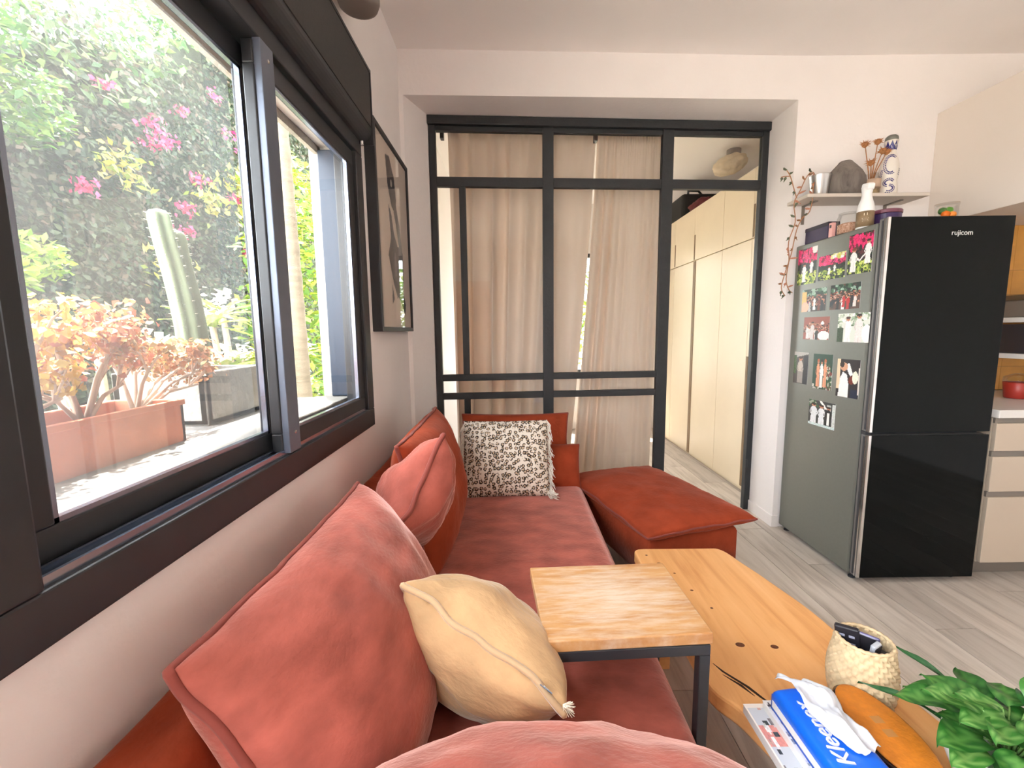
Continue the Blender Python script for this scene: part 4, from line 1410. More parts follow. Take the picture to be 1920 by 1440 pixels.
mp_ = thing('metal_planter', 'shiny metal pot with trailing dried vine at the shelf end', 'planter', (1.81, 2.66, SZ))
MB().lathe([(.040, 0), (.042, .003), (.056, .115), (.0575, .118), (.055, .118), (.050, .10), (0, .10)], 36, (1.815, 2.66, SZ)).build('pot', mat('brushed_metal', (.6, .6, .6), .32, metal=1.0), mp_, smooth=True)
m_vine = mat('dried_vine', lin(176, 128, 96), .8)
vine = MB()
vp = [[(1.79, 2.65, SZ + .10), (1.755, 2.64, SZ + .135), (1.71, 2.62, SZ + .10), (1.665, 2.60, SZ + .02), (1.635, 2.60, SZ - .05), (1.655, 2.61, SZ - .15), (1.63, 2.62, SZ - .26), (1.645, 2.63, SZ - .36), (1.635, 2.63, SZ - .47), (1.66, 2.64, SZ - .53), (1.69, 2.65, SZ - .55)],
      [(1.79, 2.65, SZ + .10), (1.76, 2.63, SZ + .06), (1.74, 2.60, SZ - .02), (1.72, 2.59, SZ - .10), (1.69, 2.6, SZ - .13), (1.665, 2.61, SZ - .2), (1.65, 2.62, SZ - .33), (1.625, 2.62, SZ - .42), (1.61, 2.63, SZ - .52), (1.635, 2.63, SZ - .57)],
      [(1.648, 2.60, SZ - .02), (1.615, 2.58, SZ + .03), (1.585, 2.57, SZ + .09), (1.56, 2.565, SZ + .12)],
      [(1.585, 2.57, SZ + .09), (1.55, 2.56, SZ + .085), (1.525, 2.555, SZ + .08)]]
vp = [[tuple(q_) for q_ in smooth_pts(p_, 4)] for p_ in vp]
for p_ in vp:
    vine.tube(p_, .0028, 5)
vine.build('vine', m_vine, mp_, smooth=True)
m_dleaf = attr_mat('vine_leaf', .6, trans=.2)
vl = [leaf_mesh('leaf', .035, .014, .004, .1, m_dleaf, (L(96, 104, 84), L(110, 116, 96))), leaf_mesh('leaf', .04, .012, .01, .1, m_dleaf, (L(206, 150, 126), L(190, 130, 106))), leaf_mesh('leaf', .028, .012, .004, .1, m_dleaf, (L(160, 118, 84), L(140, 100, 70)))]
for pi_, p_ in enumerate(vp):
    for k in range(3, len(p_), 2 if pi_ < 2 else 3):
        o = bpy.data.objects.new('leaf', vl[0 if (pi_ > 1 or k > len(p_) - 6) else rl.choice((1, 2, 2, 1, 0))])
        COL.objects.link(o)
        d = Vector((rl.uniform(-1, .6), rl.uniform(-.4, .2), rl.uniform(-1, .3)))
        o.matrix_basis = basis(p_[k], d.cross(Vector((.1, 1, .2))), d)
        adopt(o, mp_)

gv = thing('grey_vase', 'wide grey turned wooden vase with a narrow mouth', 'vase', (1.95, 2.66, SZ))
MB().lathe([(.070, 0), (.086, .005), (.101, .04), (.105, .07), (.100, .10), (.082, .135), (.058, .165), (.040, .185), (.032, .196), (.028, .199), (.022, .196), (.020, .17), (0, .16)], 48, (1.962, 2.665, SZ)).build('body', m_greyvase, gv, smooth=True)

jf = thing('dried_flower_jar', 'small glass jar with paper label holding dried thistle flowers', 'jar', (2.11, 2.67, SZ))
jc = (2.118, 2.66, SZ)
MB().lathe([(.040, 0), (.044, .004), (.044, .085), (.036, .105), (.030, .112), (.030, .125)], 32, jc).build('jar', m_jar, jf, smooth=True)
MB().lathe([(.0446, .045), (.0446, .09)], 32, jc).build('label_band', mat('kraft_label', lin(196, 170, 148), .8), jf, smooth=True)
MB().lathe([(.040, .002), (.040, .035), (0, .036)], 24, jc).build('filling', mat('dried_filling', lin(150, 130, 100), .9, var=.4, scale=120), jf)
m_thistle = mat('thistle_brown', lin(176, 122, 78), .9, var=.25, scale=60)
for (tx, tz) in ((2.055, .285), (2.128, .30), (2.16, .25), (2.098, .185), (2.185, .245)):
    s_ = MB().tube([(2.112, 2.66, SZ + .03), (2.11 + (tx - 2.11) * .35, 2.655, SZ + .14), (tx, 2.65, SZ + tz)], [.003, .003, .002], 6).build('stalk', m_thistle, jf, smooth=True)
    hd = MB()
    hd.lathe([(.004, -.018), (.015, -.008), (.017, .004), (.012, .012), (0, .014)], 14, (tx, 2.65, SZ + tz))
    for k in range(26):
        a = rl.uniform(0, 6.28)
        el = rl.uniform(-.4, .8)
        dd_ = Vector((math.cos(a) * math.cos(el), math.sin(a) * math.cos(el), math.sin(el)))
        b0 = Vector((tx, 2.65, SZ + tz))
        hd.tube([b0 + dd_ * .010, b0 + dd_ * rl.uniform(.024, .036)], [.0032, .0004], 4)
    hd.build('flower_head', m_thistle, s_)

tb = thing('painted_bottle', 'tall white ceramic bottle hand painted in blue with silver stopper', 'bottle', (2.215, 2.66, SZ))
tc_ = (2.215, 2.66, SZ)
prof_b = [(.040, 0), (.046, .006), (.047, .03), (.042, .07), (.040, .085), (.046, .11), (.048, .14), (.043, .18), (.034, .215), (.026, .245), (.024, .255), (.030, .285), (.034, .305), (.030, .307), (0, .307)]
MB().lathe(prof_b, 48, tc_).build('body', mat('painted_ceramic', lin(226, 220, 212), .3), tb, smooth=True)
MB().lathe([(.030, 0), (.032, .004), (.030, .018), (.020, .028), (0, .032)], 32, (tc_[0], tc_[1], SZ + .308)).build('stopper', m_steel, tb, smooth=True)
m_cobalt = mat('cobalt_paint', lin(30, 26, 110), .35)


def br(z):
    for (r0, z0), (r1, z1) in zip(prof_b, prof_b[1:]):
        if z0 <= z <= z1 and z1 > z0:
            return r0 + (r1 - r0) * (z - z0) / (z1 - z0)
    return .03


def on_bottle(dx, z, lift=.0006):
    r_ = br(z) + lift
    a = -math.pi / 2 - .62 + dx / r_
    return Vector((tc_[0] + r_ * math.cos(a), tc_[1] + r_ * math.sin(a), SZ + z))


for k in range(10):   # crown of blue petals at the neck
    a0 = -.11 + k * .0215 - .06
    pb = MB()
    pts = [on_bottle(a0 - .0095, .252, .001), on_bottle(a0 + .0095, .252, .001), on_bottle(a0 + .011, .272, .001), on_bottle(a0, .302, .001), on_bottle(a0 - .011, .272, .001)]
    pb.add(pts + [p_ * 1.0 + Vector((0, 0, 0)) for p_ in pts], [(0, 1, 2, 3, 4)])
    o = pb.build('painted_petal', m_cobalt, tb)


def stroke_marks(path, step=.0085):
    out = []
    acc = 0
    for (x0, z0), (x1, z1) in zip(path, path[1:]):
        ln_ = math.hypot(x1 - x0, z1 - z0)
        k = max(1, int(ln_ / step))
        for i in range(k):
            t = i / k
            out.append((x0 + (x1 - x0) * t, z0 + (z1 - z0) * t, math.atan2(z1 - z0, x1 - x0)))
    return out


Cp = [(.030 * math.cos(a) + .004, .168 + .05 * math.sin(a)) for a in np.linspace(.9, 5.3, 22)]
Sp = [(.022 * math.cos(a), .068 + .018 * math.sin(a)) for a in np.linspace(.5, 4.2, 12)] + [(.022 * math.cos(a) + .002, .034 + .018 * math.sin(a)) for a in np.linspace(1.4, -2.4, 12)]
mk = MB()
for path in (Cp, Sp, [(-.045, .10), (-.04, .13), (-.036, .15)], [(.05, .11), (.056, .15)]):
    for (x_, z_, an) in stroke_marks(path):
        for off in (-.0044, .0044):
            cx, cz = x_ - math.sin(an) * off, z_ + math.cos(an) * off
            dx, dz = math.cos(an + (.6 if off > 0 else -.6)) * .0055, math.sin(an + (.6 if off > 0 else -.6)) * .0055
            nx_, nz_ = -dz * .55, dx * .55
            mk.add([on_bottle(cx - dx, cz - dz), on_bottle(cx + nx_, cz + nz_), on_bottle(cx + dx, cz + dz), on_bottle(cx - nx_, cz - nz_)], [(0, 1, 2, 3)])
mk.build('painted_lettering', m_cobalt, tb)

# ------------------------------------------------------------------ on top of the fridge
FZ = 1.829
FB = 1.8155
pb_ = thing('purple_box', 'flat dark purple gift box at the far corner of the fridge top', 'box', (1.80, 2.55, FB))
bx('box', mat('aubergine', lin(44, 28, 66), .5), (1.778, 1.84, 2.51, 2.70, FB, FB + .085), pb_, .003)
bx('lid_line', mat('aubergine_dark', lin(28, 18, 40), .5), (1.776, 1.842, 2.508, 2.702, FB + .068, FB + .09), pb_, .003)
pk = thing('pink_box', 'slim pink perfume box between purple box and nut jar', 'box', (1.79, 2.40, FB))
bx('box', mat('pink_card', lin(232, 178, 172), .5), (1.778, 1.80, 2.48, 2.505, FB, FB + .078), pk, .002)
bx('emblem', m_black, (1.7772, 1.778, 2.485, 2.499, FB + .05, FB + .066), pk, 0)
nj_ = thing('nut_jar', 'clear glass jar of nuts and cereal on the fridge', 'jar', (1.83, 2.345, FB))
nc = (1.828, 2.425, FB)
MB().lathe([(.05, 0), (.054, .004), (.054, .085), (.048, .10), (.048, .112), (0, .113)], 36, nc).build('jar', m_jar, nj_, smooth=True)
MB().lathe([(.051, .004), (.051, .052), (.03, .06), (0, .063)], 30, nc).build('cereal', mat('cereal_mix', lin(176, 124, 92), .85, var=.5, scale=110, bump=1.0, bscale=110, color2=lin(226, 190, 170)), nj_)
sb_ = thing('spray_bottle', 'white spray bottle with brown label at the fridge door edge', 'bottle', (1.835, 2.23, FB))
sbc = (1.826, 2.315, FB)
MB().lathe([(.033, 0), (.037, .004), (.037, .10), (.033, .125), (.025, .15), (.022, .165), (.021, .178), (.026, .21), (0, .212)], 36, sbc).build('body', m_whitep, sb_, smooth=True)
MB().box(-.019, .019, -.026, .022, .0, .034, Matrix.Translation((sbc[0], sbc[1], FB + .195)) @ Matrix.Rotation(.12, 4, 'X')).build('trigger_head', m_whitep, sb_, bevel=.008)
MB().lathe([(.0374, .012), (.0374, .088)], 36, sbc).build('label_band', mat('brown_label', lin(134, 112, 84), .5, var=.12, scale=60), sb_, smooth=True)
for zz, hw in ((.066, .010), (.05, .018), (.043, .014), (.036, .016)):
    MB().add([(sbc[0] + .0378 * math.cos(-2.2 + d_), sbc[1] + .0378 * math.sin(-2.2 + d_), FB + zz + dz) for d_, dz in ((-hw * 20, 0), (hw * 20, 0), (hw * 20, .003 if zz < .06 else .012), (-hw * 20, .003 if zz < .06 else .012))], [(0, 1, 2, 3)]).build('label_print', mat('label_cream', lin(226, 214, 190), .5) if 'label_cream' not in MATS else MATS['label_cream'], sb_)
pt = thing('purple_tin', 'round dark purple tin with lid beside the spray bottle', 'tin', (1.97, 2.33, FB))
m_plum = mat('plum_tin', lin(58, 40, 86), .35, var=.15, scale=20)
MB().lathe([(.066, 0), (.068, .003), (.068, .082), (0, .083)], 40, (1.965, 2.36, FB)).build('can', m_plum, pt, bevel=.002)
MB().lathe([(.070, 0), (.071, .002), (.071, .016), (.066, .020), (0, .021)], 40, (1.965, 2.36, FB + .083)).build('lid', mat('plum_lid', lin(112, 60, 78), .35), pt, bevel=.001)
tj = thing('treat_jar', 'small clear tub with orange and green sweets on the fridge', 'jar', (2.14, 2.22, FB))
tjc = (2.145, 2.215, FB)
MB().lathe([(.04, 0), (.042, .003), (.044, .085), (.046, .088), (.046, .098), (0, .1)], 30, tjc).build('tub', m_jar, tj, smooth=True)
for (dx, dy, dz, cc) in ((-.015, -.012, .045, L(240, 120, 30)), (.014, -.014, .042, L(246, 150, 60)), (.0, .014, .03, L(240, 110, 20)), (.018, .008, .068, L(90, 150, 50)), (-.014, .006, .065, L(70, 110, 50))):
    MB().lathe([(0, -.018), (.014, -.012), (.018, 0), (.014, .012), (0, .018)], 14, (tjc[0] + dx, tjc[1] + dy, FB + dz)).build('sweet', mat('sweet', cc, .5), tj, smooth=True)

# ------------------------------------------------------------------ kitchen run at the right
KX0, KX1 = 2.40, 3.98
for i in range(2):
    a = KX0 + i * .79
    kb = thing('base_cabinet', ['beige drawer cabinet right next to the fridge', 'beige drawer cabinet at the right end of the kitchen run'][i], 'cabinet', (a + .39, 2.4, 0), 'kitchen base cabinets')
    bx('carcass', m_kitchen, (a + .002, a + .786, 2.13, YF - .01, .10, .862), kb)
    bx('kick_plate', m_greyedge, (a + .002, a + .786, 2.20, 2.22, 0, .10), kb)
    for z0, z1 in ((.105, .455), (.485, .665), (.695, .836)):
        dr = bx('drawer', m_kitchen, (a + .004, a + .784, 2.108, 2.129, z0, z1), kb, .002)
        bx('recessed_grip', m_greyedge, (a + .004, a + .784, 2.118, 2.13, z1, z1 + .027), dr, 0)
tag(bx('worktop', m_counter, (KX0 - .005, KX1, 2.095, YF - .005, .865, .905), None, .003), 'white kitchen worktop over the drawer cabinets', 'worktop')
bs = tag(bx('backsplash', m_floorbase, (2.37, 3.882, YF - .004, YF - .0005, .905, 1.93), None, 0), 'mustard yellow tiled backsplash behind the worktop', 'backsplash')
tile_me = MB().box(0, .148, -.006, 0, 0, .148).mesh('tile')
tile_me.materials.append(m_mustard)
for ix in range(11):
    for iz in range(7):
        if 2.38 + ix * .15 < KX1 - .15:
            o = bpy.data.objects.new('tile', tile_me)
            COL.objects.link(o)
            o.location = (2.38 + ix * .15, YF - .003, .91 + iz * .15 - (.03 if iz == 6 else 0))
            adopt(o, bs)
uc = thing('upper_cabinet', 'cream upper kitchen cabinet at the right edge of the photo', 'cabinet', (3.3, 2.6, 1.93))
bx('carcass', mat('cabinet_side', (0.70, 0.63, 0.57), .6), (2.57, KX1, 2.222, YF - .001, 1.93, 2.58), uc)
for a, b in ((2.58, 3.27), (3.274, 3.97)):
    dr = bx('door', m_kitchen, (a, b, 2.20, 2.219, 1.965, 2.575), uc, .002)
bx('light_rail', m_greyedge, (2.57, KX1, 2.20, 2.221, 1.93, 1.958), uc)

dk = thing('dish_rack', 'two tier white kitchen rack with dark crockery on the worktop', 'rack', (3.3, 2.5, .905))
RX0, RX1 = 2.86, 3.45
for z in (1.13, 1.335):
    bx('tier', m_whitep, (RX0, RX1, 2.36, 2.66, z, z + .028), dk, .002)
for xx in (RX0 + .005, RX1 - .025):
    for yy in (2.37, 2.63):
        bx('upright', m_whitep, (xx, xx + .02, yy, yy + .02, .906, 1.42), dk, .001)
mwv = thing('toaster_oven', 'dark countertop oven on the lower rack tier', 'oven', (3.1, 2.5, 1.16))
bx('body', mat('oven_dark', lin(54, 52, 58), .4), (2.90, 3.40, 2.38, 2.64, 1.159, 1.325), mwv, .004)
bx('glass_door', m_blackglass, (2.92, 3.28, 2.372, 2.379, 1.18, 1.31), mwv, .001)
MB().tube([(2.95, 2.36, 1.30), (3.25, 2.36, 1.30)], .005, 8).build('handle', m_chrome, mwv)
gb = thing('grey_box', 'grey storage box on the upper rack tier', 'box', (3.1, 2.5, 1.37))
bx('bin', mat('bin_grey', lin(126, 116, 108), .6), (2.90, 3.38, 2.39, 2.63, 1.364, 1.46), gb, .006)
bx('lid', mat('bin_lid', lin(100, 84, 64), .6), (2.89, 3.39, 2.38, 2.64, 1.46, 1.49), gb, .004)
for i, (xx, cc, lab) in enumerate(((2.885, L(170, 52, 42), 'red plastic tub on the worktop beside the fridge'), (3.02, L(186, 98, 58), 'orange plastic tub right of the red one'))):
    e = thing('plastic_tub', lab, 'tub', (xx, 2.45, .905), 'tubs on the worktop')
    MB().lathe([(.048, 0), (.052, .004), (.062, .09), (.06, .092), (.05, .012), (0, .01)], 30, (xx, 2.45, .906)).build('bowl', mat('tub_plastic', cc, .4), e, smooth=True)
    MB().lathe([(.063, 0), (.064, .006), (.06, .03), (.02, .05), (0, .052)], 30, (xx, 2.45, .997)).build('lid', m_jar, e, smooth=True)

# ------------------------------------------------------------------ garden outside
def leaf_cloud(name, pos, nrm, size, cols, parent, aspect=.5, m=None, jitter=.6, kind='stuff'):
    """pos (n,3), nrm (n,3): one folded leaf (two quads) per point, joined in one mesh"""
    n = len(pos)
    nrm = nrm + rng.normal(size=(n, 3)) * jitter
    nrm /= np.linalg.norm(nrm, axis=1)[:, None] + 1e-9
    t = np.cross(nrm, rng.normal(size=(n, 3)))
    t /= np.linalg.norm(t, axis=1)[:, None] + 1e-9
    b = np.cross(nrm, t)
    s = (size * rng.uniform(.6, 1.3, size=n))[:, None]
    w = s * aspect
    base, tip = pos - t * s * .5, pos + t * s * .5
    l1, r1 = pos - t * s * .1 - b * w * .5 + nrm * w * .15, pos - t * s * .1 + b * w * .5 + nrm * w * .15
    V = np.stack([base, r1, tip, l1], 1).reshape(-1, 3)
    i = np.arange(n) * 4
    me = bpy.data.meshes.new(name)
    me.vertices.add(4 * n)
    me.vertices.foreach_set('co', V.ravel())
    F = np.stack([i, i + 1, i + 2, i, i + 2, i + 3], 1).reshape(-1)
    me.loops.add(6 * n)
    me.loops.foreach_set('vertex_index', F)
    me.polygons.add(2 * n)
    me.polygons.foreach_set('loop_start', np.arange(2 * n) * 3)
    me.update(calc_edges=True)
    at = me.color_attributes.new('Col', 'FLOAT_COLOR', 'CORNER')
    c4 = np.ones((n, 4))
    c4[:, :3] = cols
    at.data.foreach_set('color', np.repeat(c4, 6, axis=0).ravel())
    me.materials.append(m or m_leafattr)
    o = link(name, me, None, parent)
    if kind:
        o['kind'] = kind
    return o


def pick(n, palette, j=.25):
    P = np.array(palette)
    c = P[rng.integers(len(P), size=n)]
    return np.clip(c * (1 + j * rng.normal(size=(n, 1))), 0, 1)


def top_z(y):
    return np.where(y < 3.5, 3.40, 3.40 + (y - 3.5) * .62)


hd = thing('ivy_hedge', 'tall ivy covered hedge wall with pink blossoms across the garden', 'hedge', (-3.7, 4, -.5))
# body of the hedge: bumpy dark wall with thickness
ny, nz = 90, 40
vs, fs = [], []
for j in range(nz + 1):
    for i in range(ny + 1):
        y = 1.6 + 10.4 * i / ny
        zt = float(top_z(np.array(y))) + .3 * noise.noise(Vector((y * .9, 0, 3)))
        z = -.5 + (zt + .5) * j / nz
        vs.append((-3.75 + .28 * noise.noise(Vector((y * .8, z * .9, 0))) + .12 * noise.noise(Vector((y * 3, z * 3, 5))), y, z))
b0 = len(vs)
for j in range(nz + 1):
    for i in range(ny + 1):
        v_ = vs[j * (ny + 1) + i]
        vs.append((v_[0] - .5, v_[1], v_[2]))
for j in range(nz):
    for i in range(ny):
        k = j * (ny + 1) + i
        fs.append((k, k + 1, k + ny + 2, k + ny + 1))
        fs.append((b0 + k, b0 + k + ny + 1, b0 + k + ny + 2, b0 + k + 1))
for i in range(ny):
    k = nz * (ny + 1) + i
    fs.append((k, k + 1, b0 + k + 1, b0 + k))
MB().add(vs, fs).build('hedge_core', mat('hedge_core', lin(46, 54, 40), .95, var=.35, scale=5), hd, smooth=True)
n = 40000
y = rng.uniform(1.6, 9.5, n)
zt = top_z(y) + .25 * np.sin(y * 2.1) + .1 * np.sin(y * 5.3)
z = -.4 + (zt + .45) * rng.uniform(0, 1, n) ** .9
xb = np.array([-3.75 + .28 * noise.noise(Vector((a * .8, c * .9, 0))) + .12 * noise.noise(Vector((a * 3, c * 3, 5))) for a, c in zip(y, z)])
pos = np.stack([xb + rng.uniform(0, .22, n), y, z], 1)
cl = pick(n, [lin(72, 88, 58), lin(88, 98, 72), lin(58, 72, 52), lin(104, 100, 80), lin(98, 84, 70), lin(80, 94, 74)], .22)
leaf_cloud('foliage', pos, np.tile([1.0, 0, .5], (n, 1)), .066, cl, hd, .62)
n = 5000   # loose crown above the hedge
y = rng.uniform(3.2, 9.0, n)
pos = np.stack([-3.8 + rng.normal(size=n) * .28, y, top_z(y) + .1 + .22 * np.sin(y * 2.6) + rng.uniform(-.35, .42, n)], 1)
leaf_cloud('crown_foliage', pos, np.tile([.6, 0, .8], (n, 1)), .10, pick(n, [lin(90, 118, 66), lin(66, 98, 58), lin(112, 132, 78)], .2), hd, .5)
# blossoms at the places they show in the photograph (garden coordinates on the hedge face)
fl = [(3.62, 2.50), (4.38, 3.30), (4.55, 3.22), (4.35, 3.12), (4.95, 2.98), (4.72, 2.62), (4.68, 2.38), (5.72, 2.33), (4.75, 3.60), (5.35, 4.02), (5.55, 3.70), (5.85, 3.62), (3.9, 3.40), (5.55, 2.95)]
for k, (fy, fz) in enumerate(fl):
    m_ = 44 if k < 8 else 26
    pos = np.stack([-3.36 + rng.normal(size=m_) * .04, fy + rng.normal(size=m_) * .05, fz + rng.normal(size=m_) * .035], 1)
    leaf_cloud('blossom_cluster', pos, np.tile([1.0, 0, .3], (m_, 1)), .05, pick(m_, [lin(190, 56, 100), lin(200, 80, 120), lin(180, 50, 90)], .1), hd, .8, kind=None)
for k, (fy, fz) in enumerate([(3.95, 2.75), (5.1, 2.85), (5.75, 2.95), (5.9, 2.45), (4.4, 2.0), (5.7, 3.2)]):
    m_ = 110
    pos = np.stack([-3.34 + rng.normal(size=m_) * .05, fy + rng.normal(size=m_) * .13, fz + rng.normal(size=m_) * .10], 1)
    leaf_cloud('yellow_leaf_cluster', pos, np.tile([1.0, 0, .3], (m_, 1)), .09, pick(m_, [lin(170, 160, 64), lin(140, 156, 66), lin(180, 166, 100)], .1), hd, .45, kind=None)


m_darkbark = mat('dark_bark', lin(96, 84, 70), .9, var=.2, scale=20)


def tree(name, label, base, trunk_top, crown, cols, nleaf, size, r=.06, aspect=.4, group=None):
    e = thing(name, label, 'tree', base, group)
    b_, t_ = Vector(base), Vector(trunk_top)
    tr = MB().tube([b_, b_.lerp(t_, .35) + Vector((.04, .03, 0)), b_.lerp(t_, .7) + Vector((-.03, .05, 0)), t_], [r, r * .85, r * .65, r * .4], 10)
    tr.build('trunk', m_darkbark, e, smooth=True)
    br_ = MB()
    for (cx, cy, cz, rx, ry, rz) in crown:
        br_.tube([t_.lerp(b_, .3), t_.lerp(Vector((cx, cy, cz)), .5), (cx, cy, cz)], [r * .4, r * .25, r * .08], 6)
    br_.build('branches', m_darkbark, e, smooth=True)
    P, per = [], nleaf // len(crown)
    for (cx, cy, cz, rx, ry, rz) in crown:
        d = rng.normal(size=(per, 3))
        d /= np.linalg.norm(d, axis=1)[:, None]
        P.append(np.array([cx, cy, cz]) + d * (rng.uniform(.2, 1, per) ** .5)[:, None] * np.array([rx, ry, rz]))
    P = np.concatenate(P)
    leaf_cloud('foliage', P, np.tile([.3, -.3, 1.0], (len(P), 1)), size, pick(len(P), cols, .18), e, aspect)
    return e


YG = [lin(150, 164, 54), lin(124, 150, 50), lin(166, 170, 90), lin(100, 132, 50)]
tree('garden_tree', 'feathery green tree at the upper left of the window view', (-3.2, 1.7, -.5), (-3.1, 2.5, 3.0), [(-3.0, 2.55, 3.15, .35, .35, .3), (-3.0, 2.75, 3.6, .4, .4, .35), (-2.9, 2.2, 2.9, .3, .35, .3), (-3.0, 2.9, 2.75, .25, .22, .25)], [lin(84, 120, 56), lin(64, 100, 50), lin(112, 138, 62)], 2600, .075, .05)
tree('garden_tree', 'yellow green leafy tree seen through the right window pane', (-2.5, 5.2, -.5), (-2.45, 5.1, 2.2), [(-2.4, 4.9, 2.3, .5, .6, .6), (-2.35, 4.7, 1.5, .5, .6, .6), (-2.3, 4.6, .6, .5, .6, .6), (-2.6, 5.3, 2.9, .5, .5, .5)], YG + [lin(110, 150, 70)], 3400, .12, .06)
tree('fern_bush', 'bright lime fern bush at the left edge of the window view', (-2.8, 2.0, -.5), (-2.75, 2.2, 1.3), [(-2.75, 2.25, 1.62, .25, .28, .18), (-2.75, 2.5, 1.75, .2, .25, .16), (-2.75, 2.1, 1.45, .25, .28, .2)], [lin(140, 162, 50), lin(116, 150, 50), lin(154, 170, 80)], 1500, .07, .03)
tree('garden_tree', 'sunlit tree outside the bedroom window', (.8, 8.2, -.5), (.75, 8.1, 1.2), [(.7, 7.9, 1.5, .9, .5, .8), (.1, 8.1, 1.9, .8, .5, .7), (1.3, 8.2, 1.9, .8, .5, .7), (.6, 8.0, .7, .9, .5, .6)], YG + [lin(100, 150, 60)], 3000, .16, .08)

# ringed palm trunk
pt_ = thing('palm_trunk', 'pale ringed palm trunk behind the right window pane', 'tree trunk', (-1.52, 3.0, -.5))
pts, rs = [], []
for k in range(70):
    t = k / 69
    pts.append((-1.48 - .07 * t, 3.05 + .02 * math.sin(t * 4), -.5 + 4.6 * t))
    rs.append(.075 - .012 * t + (.004 if k % 3 == 0 else 0))
MB().tube(pts, rs, 16).build('trunk', m_bark, pt_, smooth=True)
fr2 = MB()
for k in range(9):
    a = k * .7
    p0 = Vector((-1.55, 3.06, 4.1))
    d = Vector((math.cos(a), math.sin(a), .5))
    fr2.tube([p0, p0 + d * .5, p0 + d * .9 + Vector((0, 0, -.25)), p0 + d * 1.2 + Vector((0, 0, -.7))], [.02, .05, .04, .005], 5)
fr2.build('fronds', m_cactus, pt_, smooth=True)

# terracotta trough with jade plants
tr_ = thing('terracotta_trough', 'long terracotta trough planter on the window ledge', 'planter', (-.95, .84, 1.036))
LZ = 1.036
y0t, y1t, x0t, x1t, z1t = .44, 1.115, -1.03, -.852, 1.156
wt = .014
tb_ = MB().box(x0t, x1t, y0t, y1t, LZ, LZ + .012).box(x0t, x0t + wt, y0t, y1t, LZ, z1t).box(x1t - wt, x1t, y0t, y1t, LZ, z1t).box(x0t, x1t, y0t, y0t + wt, LZ, z1t).box(x0t, x1t, y1t - wt, y1t, LZ, z1t)
tb_.build('trough', m_terra, tr_, bevel=.003)
MB().box(x0t + wt, x1t - wt, y0t + wt, y1t - wt, LZ + .012, z1t - .035).build('soil', m_soil, tr_)
bx('rim', m_terra, (x1t - .002, x1t + .006, y0t, y1t, z1t - .014, z1t + .001), tr_, .002)

m_jade = attr_mat('jade_leaf', .45, trans=.3, spec=.4)
JCOL = [[lin(190, 128, 84), lin(180, 104, 72), lin(196, 146, 84), lin(170, 88, 72)], [lin(196, 156, 52), lin(186, 136, 62), lin(200, 168, 90)], [lin(180, 110, 76), lin(190, 136, 80), lin(160, 88, 68)], [lin(166, 112, 68), lin(150, 118, 74), lin(178, 118, 78)]]


def jade(label, base, hgt, spread, pal, seed, lean=(0, 0)):
    e = thing('jade_plant', label, 'succulent', base, 'jade plants in the trough')
    r_ = random.Random(seed)
    stems, P, Nn = MB(), [], []
    b_ = Vector(base)
    for s in range(9):
        a = r_.uniform(0, 6.28)
        d = Vector((math.cos(a) * spread * .6 + lean[0], math.sin(a) * spread + lean[1], hgt * r_.uniform(.25, .85)))
        mid = b_ + d * .5 + Vector((0, 0, .02))
        tip = b_ + d
        stems.tube([b_, mid, tip], [.006, .0045, .0035], 7)
        for q_ in range(4):
            a2 = r_.uniform(0, 6.28)
            t2 = tip + Vector((math.cos(a2) * spread * .35, math.sin(a2) * spread * .4, hgt * r_.uniform(.05, .3)))
            stems.tube([tip.lerp(mid, .3), tip.lerp(t2, .5) + Vector((0, 0, .006)), t2], [.003, .0024, .0018], 5)
            for l_ in range(26):
                off = Vector((r_.gauss(0, .017), r_.gauss(0, .017), r_.gauss(0, .014)))
                P.append(t2 + off)
                Nn.append(off.normalized() + Vector((0, 0, .5)))
    stems.build('stems', m_stem, e, smooth=True)
    P, Nn = np.array(P), np.array(Nn)
    leaf_cloud('leaves', P, Nn, .019, pick(len(P), pal, .12), e, .75, m_jade, .35)


sz = z1t - .036
jade('orange jade plant at the near end of the trough', (-.95, .60, sz), .20, .10, JCOL[0], 1)
jade('yellow orange jade plant in the middle of the trough', (-.94, .80, sz), .24, .11, JCOL[1], 2)
jade('tall pink orange jade plant right of the trough middle', (-.95, .95, sz), .27, .09, JCOL[2], 3)
jade('sprawling copper jade plant hanging over the far end of the trough', (-.93, 1.06, sz), .18, .12, JCOL[3], 4, (.0, .09))

# concrete planter and cactus
cp_ = thing('concrete_planter', 'square weathered concrete planter at the far end of the ledge', 'planter', (-1.1, 1.48, LZ))
q = (-1.24, -.95, 1.34, 1.66)
MB().box(q[0], q[1], q[2], q[3], LZ, LZ + .02).box(q[0], q[0] + .025, q[2], q[3], LZ, 1.205).box(q[1] - .025, q[1], q[2], q[3], LZ, 1.205).box(q[0], q[1], q[2], q[2] + .025, LZ, 1.205).box(q[0], q[1], q[3] - .025, q[3], LZ, 1.205).build('box', m_concrete, cp_, bevel=.004)
MB().box(q[0] + .025, q[1] - .025, q[2] + .025, q[3] - .025, LZ + .02, 1.185).build('soil', m_soil, cp_)
ca = thing('column_cactus', 'tall ribbed column cactus with two arms in the concrete planter', 'cactus', (-1.15, 1.56, 1.185))


